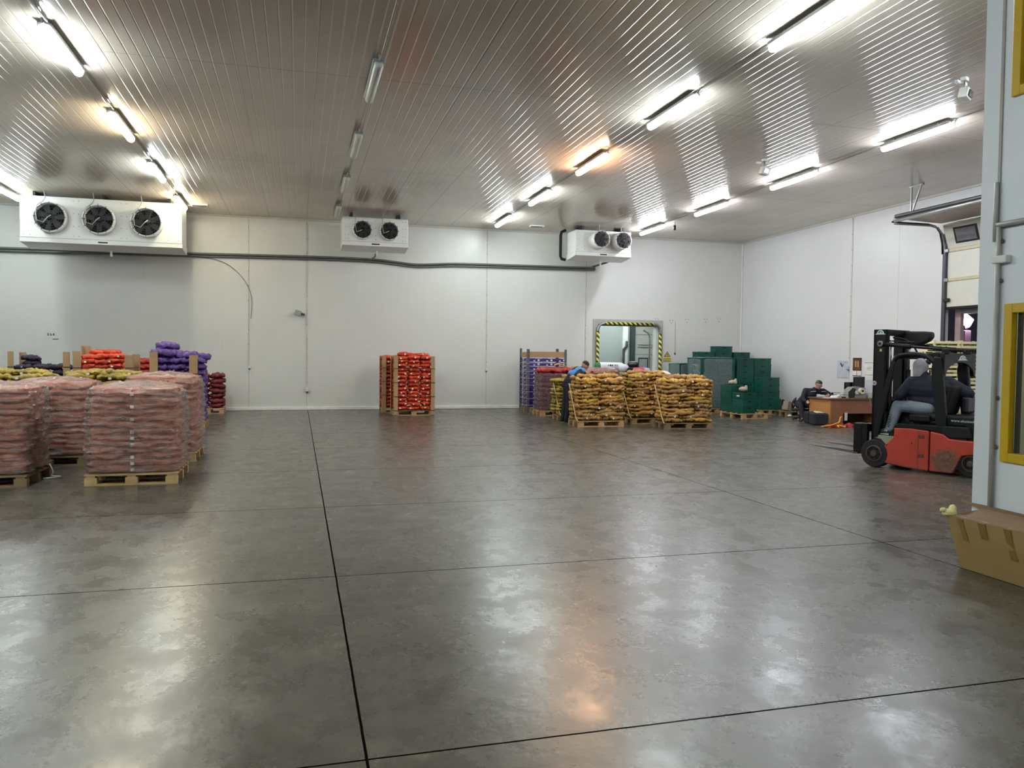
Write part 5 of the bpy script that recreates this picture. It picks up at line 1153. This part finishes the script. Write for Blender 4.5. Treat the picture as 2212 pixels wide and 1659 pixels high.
def at_desk(nm,lab,cat,x,y,rz=0,z=DT): return thing(nm,lab,cat,(x,y,z),rz)
M_screen=mat('monitor_black','101318',.25); M_beige=mat('pale_grey_plastic','c3c5c4',.4,var=.06)
def monitor(x,y,w,h,z,lab,rz):
    t=at_desk('monitor',lab,'monitor',x,y,rz)
    MB().b2(-w/2,w/2,-.02,.02,z,z+h).obj('screen_back',M_screen,t,bev=.008); MB().b2(-.03,.03,.02,.05,.02,z+.1).obj('stand',M_screen,t); MB().b2(-.11,.11,-.07,.09,0,.02).obj('stand_base',M_screen,t,bev=.006)
monitor(14.17,17.42,.36,.30,.24,'larger black monitor standing above the label printer on the desk',.1); monitor(13.9,17.48,.26,.2,.2,'smaller black monitor on the seated-person side of the larger one',.05)
t=at_desk('label_printer','grey label printer with an open cover and white label roll on the desk','printer',13.83,17.16,0)
MB().prism([(-.22,0),(.26,0),(.26,.27),(-.1,.29),(-.2,.22),(-.24,.1)],-.1,.14,'y').obj('printer_body',mat('printer_grey','8f918c',.4,var=.15),t,bev=.01)
MB().prism([(-.26,.02),(-.08,.02),(-.05,.24),(-.14,.27),(-.27,.16)],-.115,-.1,'y').obj('open_cover',M_screen,t,bev=.01)
MB().lathe([(.075,0),(.075,.11),(.03,.11),(.03,0)],24,Matrix.Translation((.09,-.2,.19)),'y').obj('label_roll',mat('cream_roll','d8d3bf',.5),t)
MB().lathe([(.05,0),(.05,.03)],20,Matrix.Translation((-.03,-.14,.15)),'y').obj('roll_core',mat('cream_roll','d8d3bf',.5),t)
MB().b2(-.02,.1,-.05,.1,.28,.30).obj('teal_label',mat('teal_plastic','5d8f94',.4),t)
t=at_desk('desk_cable','thin grey cables hanging over the desk front below the printer','cable',14.12,16.95,0,.66); MB().tube(smooth_path([(-.02,.1,.02),(-.02,-.02,.01),(.03,-.025,-.2),(.1,-.02,-.1)],4),.006,5).tube(smooth_path([(.05,.1,.02),(.05,-.02,.01),(.16,-.025,-.15),(.2,-.02,-.05)],4),.006,5).obj('wire',M_grayp,t,smooth=True)
t=at_desk('scale','low white counter scale with a dark plate on the desk','scale',13.38,17.2,.1)
MB().prism([(-.16,0),(.22,0),(.22,.05),(-.1,.08),(-.16,.03)],-.13,.13,'y').obj('scale_body',M_white,t,bev=.008); MB().b2(-.1,.14,-.1,.1,.085,.095).obj('weighing_plate',M_galv,t,bev=.003); MB().b2(-.02,.12,-.134,-.13,.01,.04).obj('display',M_screen,t)
MB().b2(-.14,.12,.06,.1,.13,.14).b2(-.13,-.11,.06,.1,.08,.13).obj('tray_rim',M_screen,t)
t=at_desk('cup','white cup standing at the edge of the desk before the seated person','cup',13.25,17.03); MB().lathe([(.03,0),(.04,.1),(.036,.1),(.028,.01)],20).obj('cup_body',M_white,t,smooth=True); MB().tube([(.038,0,.08),(.065,0,.075),(.065,0,.03),(.034,0,.025)],.006,6).obj('cup_handle',M_white,t,smooth=True)
o=MB().b2(-.15,.15,-.1,.1,0,.012).obj('paper_sheet',M_tag,loc=(13.2,17.3,DT),rot=(0,0,.2)); tag(o,'white papers lying on the desk under the seated person\'s hand','paper')
o=MB().b2(-.1,.1,-.1,.1,0,.14).obj('card_reader',M_beige,loc=(14.35,17.25,DT),bev=.01); tag(o,'low pale grey office device at the mast end of the desk','device')
o=MB().b2(-.14,.14,-.1,.1,0,.004).obj('paper_sheet',M_tag,loc=(13.45,16.985,.2),rot=(PI/2,0,0)); tag(o,'grey-white leaflet hanging on the pedestal front of the desk','paper')
o.scale=(.3,1,1)
# chair behind the seated man
t=thing('office_stool','dark low stool under the seated person','stool',(13.1,18.38,0)); MB().b2(-.18,.2,-.18,.18,.25,.31).obj('seat',M_dtr,t,bev=.03); MB().tube([(0,0,.06),(0,0,.28)],.03,10).obj('column',M_black,t)
for k in range(5): a=2*PI*k/5+.3; MB().bar((0,0,.07),(.18*math.cos(a),.18*math.sin(a),.05),.04,.03).obj('leg',M_black,t); MB().ell((.18*math.cos(a),.18*math.sin(a),.025),.025,seg=8,rings=6).obj('caster',M_black,t)
# black fabric bins, rags, small litter
t=thing('fabric_bin','dark navy square fabric bin with pale paper inside on the floor before the desk','bin',(12.66,17.0,0),-.25)
mb=MB(); mb.box((0,0,.15),(.36,.34,.30),None,1.04).obj('bin_body',mat('bin_navy_fabric','22252f',.8,var=.15),t,bev=.04,seg=3)
MB().box((.0,.0,.31),(.2,.16,.03),(.2,.1,.3)).obj('paper_scrap',mat('cream_paper','d8d0a2',.6),t)
t=thing('fabric_bin','black square fabric bin standing behind the navy one beside the leg','bin',(12.78,17.42,0),-.2); MB().box((0,0,.15),(.34,.3,.30),None,1.04).obj('bin_body',mat('bin_black_fabric','1a1b20',.8),t,bev=.04,seg=3)
def rag(nm,lab,c,m,sx,sy,sz,seed,cat='bag'):
    r=random.Random(seed); mb=MB()
    for k in range(9): mb.ell((r.uniform(-.8,.8)*sx,r.uniform(-.7,.7)*sy,r.uniform(.1,.45)*sz),(r.uniform(.25,.5)*sx,r.uniform(.25,.45)*sy,r.uniform(.3,.5)*sz),(r.uniform(-.5,.5),r.uniform(-.4,.4),r.uniform(0,3)),9,6)
    o=blob(nm,mb,m,None,.014,2,loc=c); return tag(o,lab,cat)
M_rr=mat('red_net_rag','b3251f',.6,var=.25,vs=20,bump=.8,bs=60)
rag('red_net','bright red empty net heap on the floor in front of the desk',(12.88,16.35,0),M_rr,.26,.12,.13,4,'net'); rag('red_net','smaller red empty net heap beside the yellow strap before the desk',(12.42,16.25,0),M_rr,.2,.1,.1,9,'net')
M_yr=mat('orange_yellow_strap','e0a01e',.5)
t=thing('yellow_net_strap','orange-yellow net strip curling up over the red nets on the floor','net',(12.5,16.15,0)); MB().tube(smooth_path([(-.34,.08,.03),(-.15,.0,.06),(.05,.05,.1),(.15,.06,.13),(.18,.06,.24),(.22,.06,.26)],5),.026,8,flat=.6).tube(smooth_path([(.0,-.12,.03),(.08,.0,.06),(.2,-.12,.03)],5),.024,8,flat=.6).obj('strip',M_yr,t,smooth=True)
o=MB().box((0,0,.04),(.34,.12,.08)).obj('wood_offcut',M_slat,loc=(13.55,16.35,0),rot=(0,0,.1)); tag(o,'pale wood offcut lying on the floor before the desk','offcut')
t=thing('tool_crate','low dark open crate with yellow-white litter on the floor by the mast','crate',(13.95,16.3,0)); MB().b2(-.2,.2,-.12,.12,0,.11).obj('crate_body',M_dark,t,bev=.01)
MB().ell((.0,0,.13),(.07,.04,.035)).ell((.1,.02,.12),(.06,.05,.03)).obj('litter',MATS['pale_yellow_paper'],t,smooth=True)
# pallet with rubbish between the green crates and the seated man
pallet(14.0,19.9,'low dark pallet with rubbish bags beside the lower green stack',.95,.8,-.1,M_woodd)
rag('rubbish_bag','black and torn rubbish bag on the low dark pallet',(13.96,19.68,PZ),M_bb,.19,.15,.52,14); rag('rubbish_bag','white crumpled plastic on the front of the low dark pallet',(13.90,19.56,PZ),M_wb,.07,.06,.5,17); rag('rubbish_bag','whitish film bundle at the seated person\'s side of the low dark pallet',(14.28,19.58,PZ),mat('dirty_film','b4b09c',.4,bump=.5),.14,.1,.24,19)
o=MB().b2(-.15,.15,-.1,.1,0,.26).obj('small_carton',mat('grey_beige_card','8f8672',.7),loc=(13.70,19.8,PZ),rot=(0,.25,.2),bev=.01); tag(o,'tilted grey-beige carton on the low dark pallet','carton')
rag('tarp_bundle','dark teal tarpaulin bundle on the floor between the lower green stack and the rubbish pallet',(13.85,20.55,0),mat('dark_teal_tarp','173c38',.5,var=.2,bump=.4,bs=20),.24,.22,.62,23,'tarpaulin')
o=MB().ell((0,0,.04),(.09,.05,.04)).obj('paper_wad',M_tag,loc=(13.45,19.35,0),smooth=True,rot=(0,0,.5)); tag(o,'white paper wad on the floor before the rubbish pallet','paper')
# papers, calendar and switch on the side wall (wall faces the hall)
def wallpaper(nm,lab,y0,y1,z0,z1,m,cat='paper'):
    t=thing(nm,lab,cat,(XW,(y0+y1)/2,(z0+z1)/2)); MB().b2(-.008,-.002,-(y1-y0)/2,(y1-y0)/2,-(z1-z0)/2,(z1-z0)/2).obj('sheet',m,t); return t,(y1-y0)/2,(z1-z0)/2
M_pap=mat('bluish_paper','c6cad3',.6)
def lines(t,hy,hz,rows,m=None):
    for z,y0,y1,h in rows: MB().b2(-.011,-.008,-hy+2*hy*y0,-hy+2*hy*y1,-hz+2*hz*z,-hz+2*hz*z+h).obj('printed_line',m or M_grayp,t)
t,a,b=wallpaper('notice_sheet','pale bluish notice sheet with a dark tick on the side wall above the seated person',18.35,18.85,1.12,1.62,M_pap)
MB().bar((-.01,.1,.18),(-.01,.02,.08),.01,.045).bar((-.01,.02,.08),(-.01,-.02,.16),.008,.02).obj('tick_mark',mat('dark_ink','3a3c46',.6),t); lines(t,a,b,[(.88,.1,.45,.02),(.06,.1,.9,.012)])
t,a,b=wallpaper('calendar','brown picture calendar with two white date sheets on the side wall above the monitors',17.86,18.2,1.2,1.7,mat('calendar_frame','3b2a26',.5),'calendar')
MB().b2(-.014,-.008,-a+.02,a-.02,-b+.17,b-.02).obj('calendar_picture',mat('calendar_brown','7a4a34',.5,col2='4a2a24',vs=6),t); MB().b2(-.016,-.012,.02,.07,-b+.25,b-.08).b2(-.016,-.012,-.07,-.02,-b+.25,b-.08).obj('picture_figures',mat('golden_figures','c79a5a',.5),t)
MB().b2(-.016,-.01,.01,a,-b+.02,-b+.15).obj('date_sheet',M_tag,t); MB().b2(-.016,-.01,-a,-.01,-b+.02,-b+.15).obj('date_sheet',M_tag,t)
t,a,b=wallpaper('notice_sheet','white printed notice on the side wall between the calendar and the forklift mast',17.38,17.76,1.2,1.6,M_tag)
lines(t,a,b,[(.9,.05,.95,.02),(.62,.2,.6,.012),(.52,.3,.7,.014),(.42,.25,.6,.01),(.1,.1,.9,.016)])
t,a,b=wallpaper('lower_sheet','pale poster sheet on the side wall behind the larger monitor',17.1,17.7,.7,1.12,M_pap)
t=thing('wall_switch','small grey switch at the end of the side wall conduit','switch',(XW-.0,18.38,1.38)); MB().b2(-.06,-.014,-.04,.06,0,.08).obj('box',M_beige,t,bev=.01); MB().tube([(-.035,-.02,.0),(-.035,-.06,-.04)],.012,6).obj('plug',M_black,t)
# ---------------------------------------------------------------- world, camera, view
w=bpy.data.worlds.new('night'); S.world=w; w.use_nodes=True
w.node_tree.nodes['Background'].inputs[0].default_value=(.010,.009,.014,1); w.node_tree.nodes['Background'].inputs[1].default_value=.5
cam=bpy.data.cameras.new('camera'); co=bpy.data.objects.new('camera',cam); COL.objects.link(co); S.camera=co
co.location=(0,0,1.65); co.rotation_euler=(1.53524617,-.01033066,-.26585186); cam.lens=27.5697; cam.sensor_width=36; cam.clip_end=200; cam.clip_start=.05
S.view_settings.view_transform='Standard'; S.view_settings.look='None'; S.view_settings.gamma=1; S.view_settings.use_curve_mapping=False
S.view_settings.exposure=1.6
S.cycles.max_bounces=6; S.cycles.diffuse_bounces=3; S.cycles.glossy_bounces=3; S.cycles.transparent_max_bounces=8; S.cycles.use_adaptive_sampling=True; S.cycles.adaptive_threshold=.04; S.cycles.caustics_reflective=False; S.cycles.caustics_refractive=False
S.cycles.use_light_tree=False; S.cycles.sample_clamp_indirect=6; S.cycles.use_denoising=True
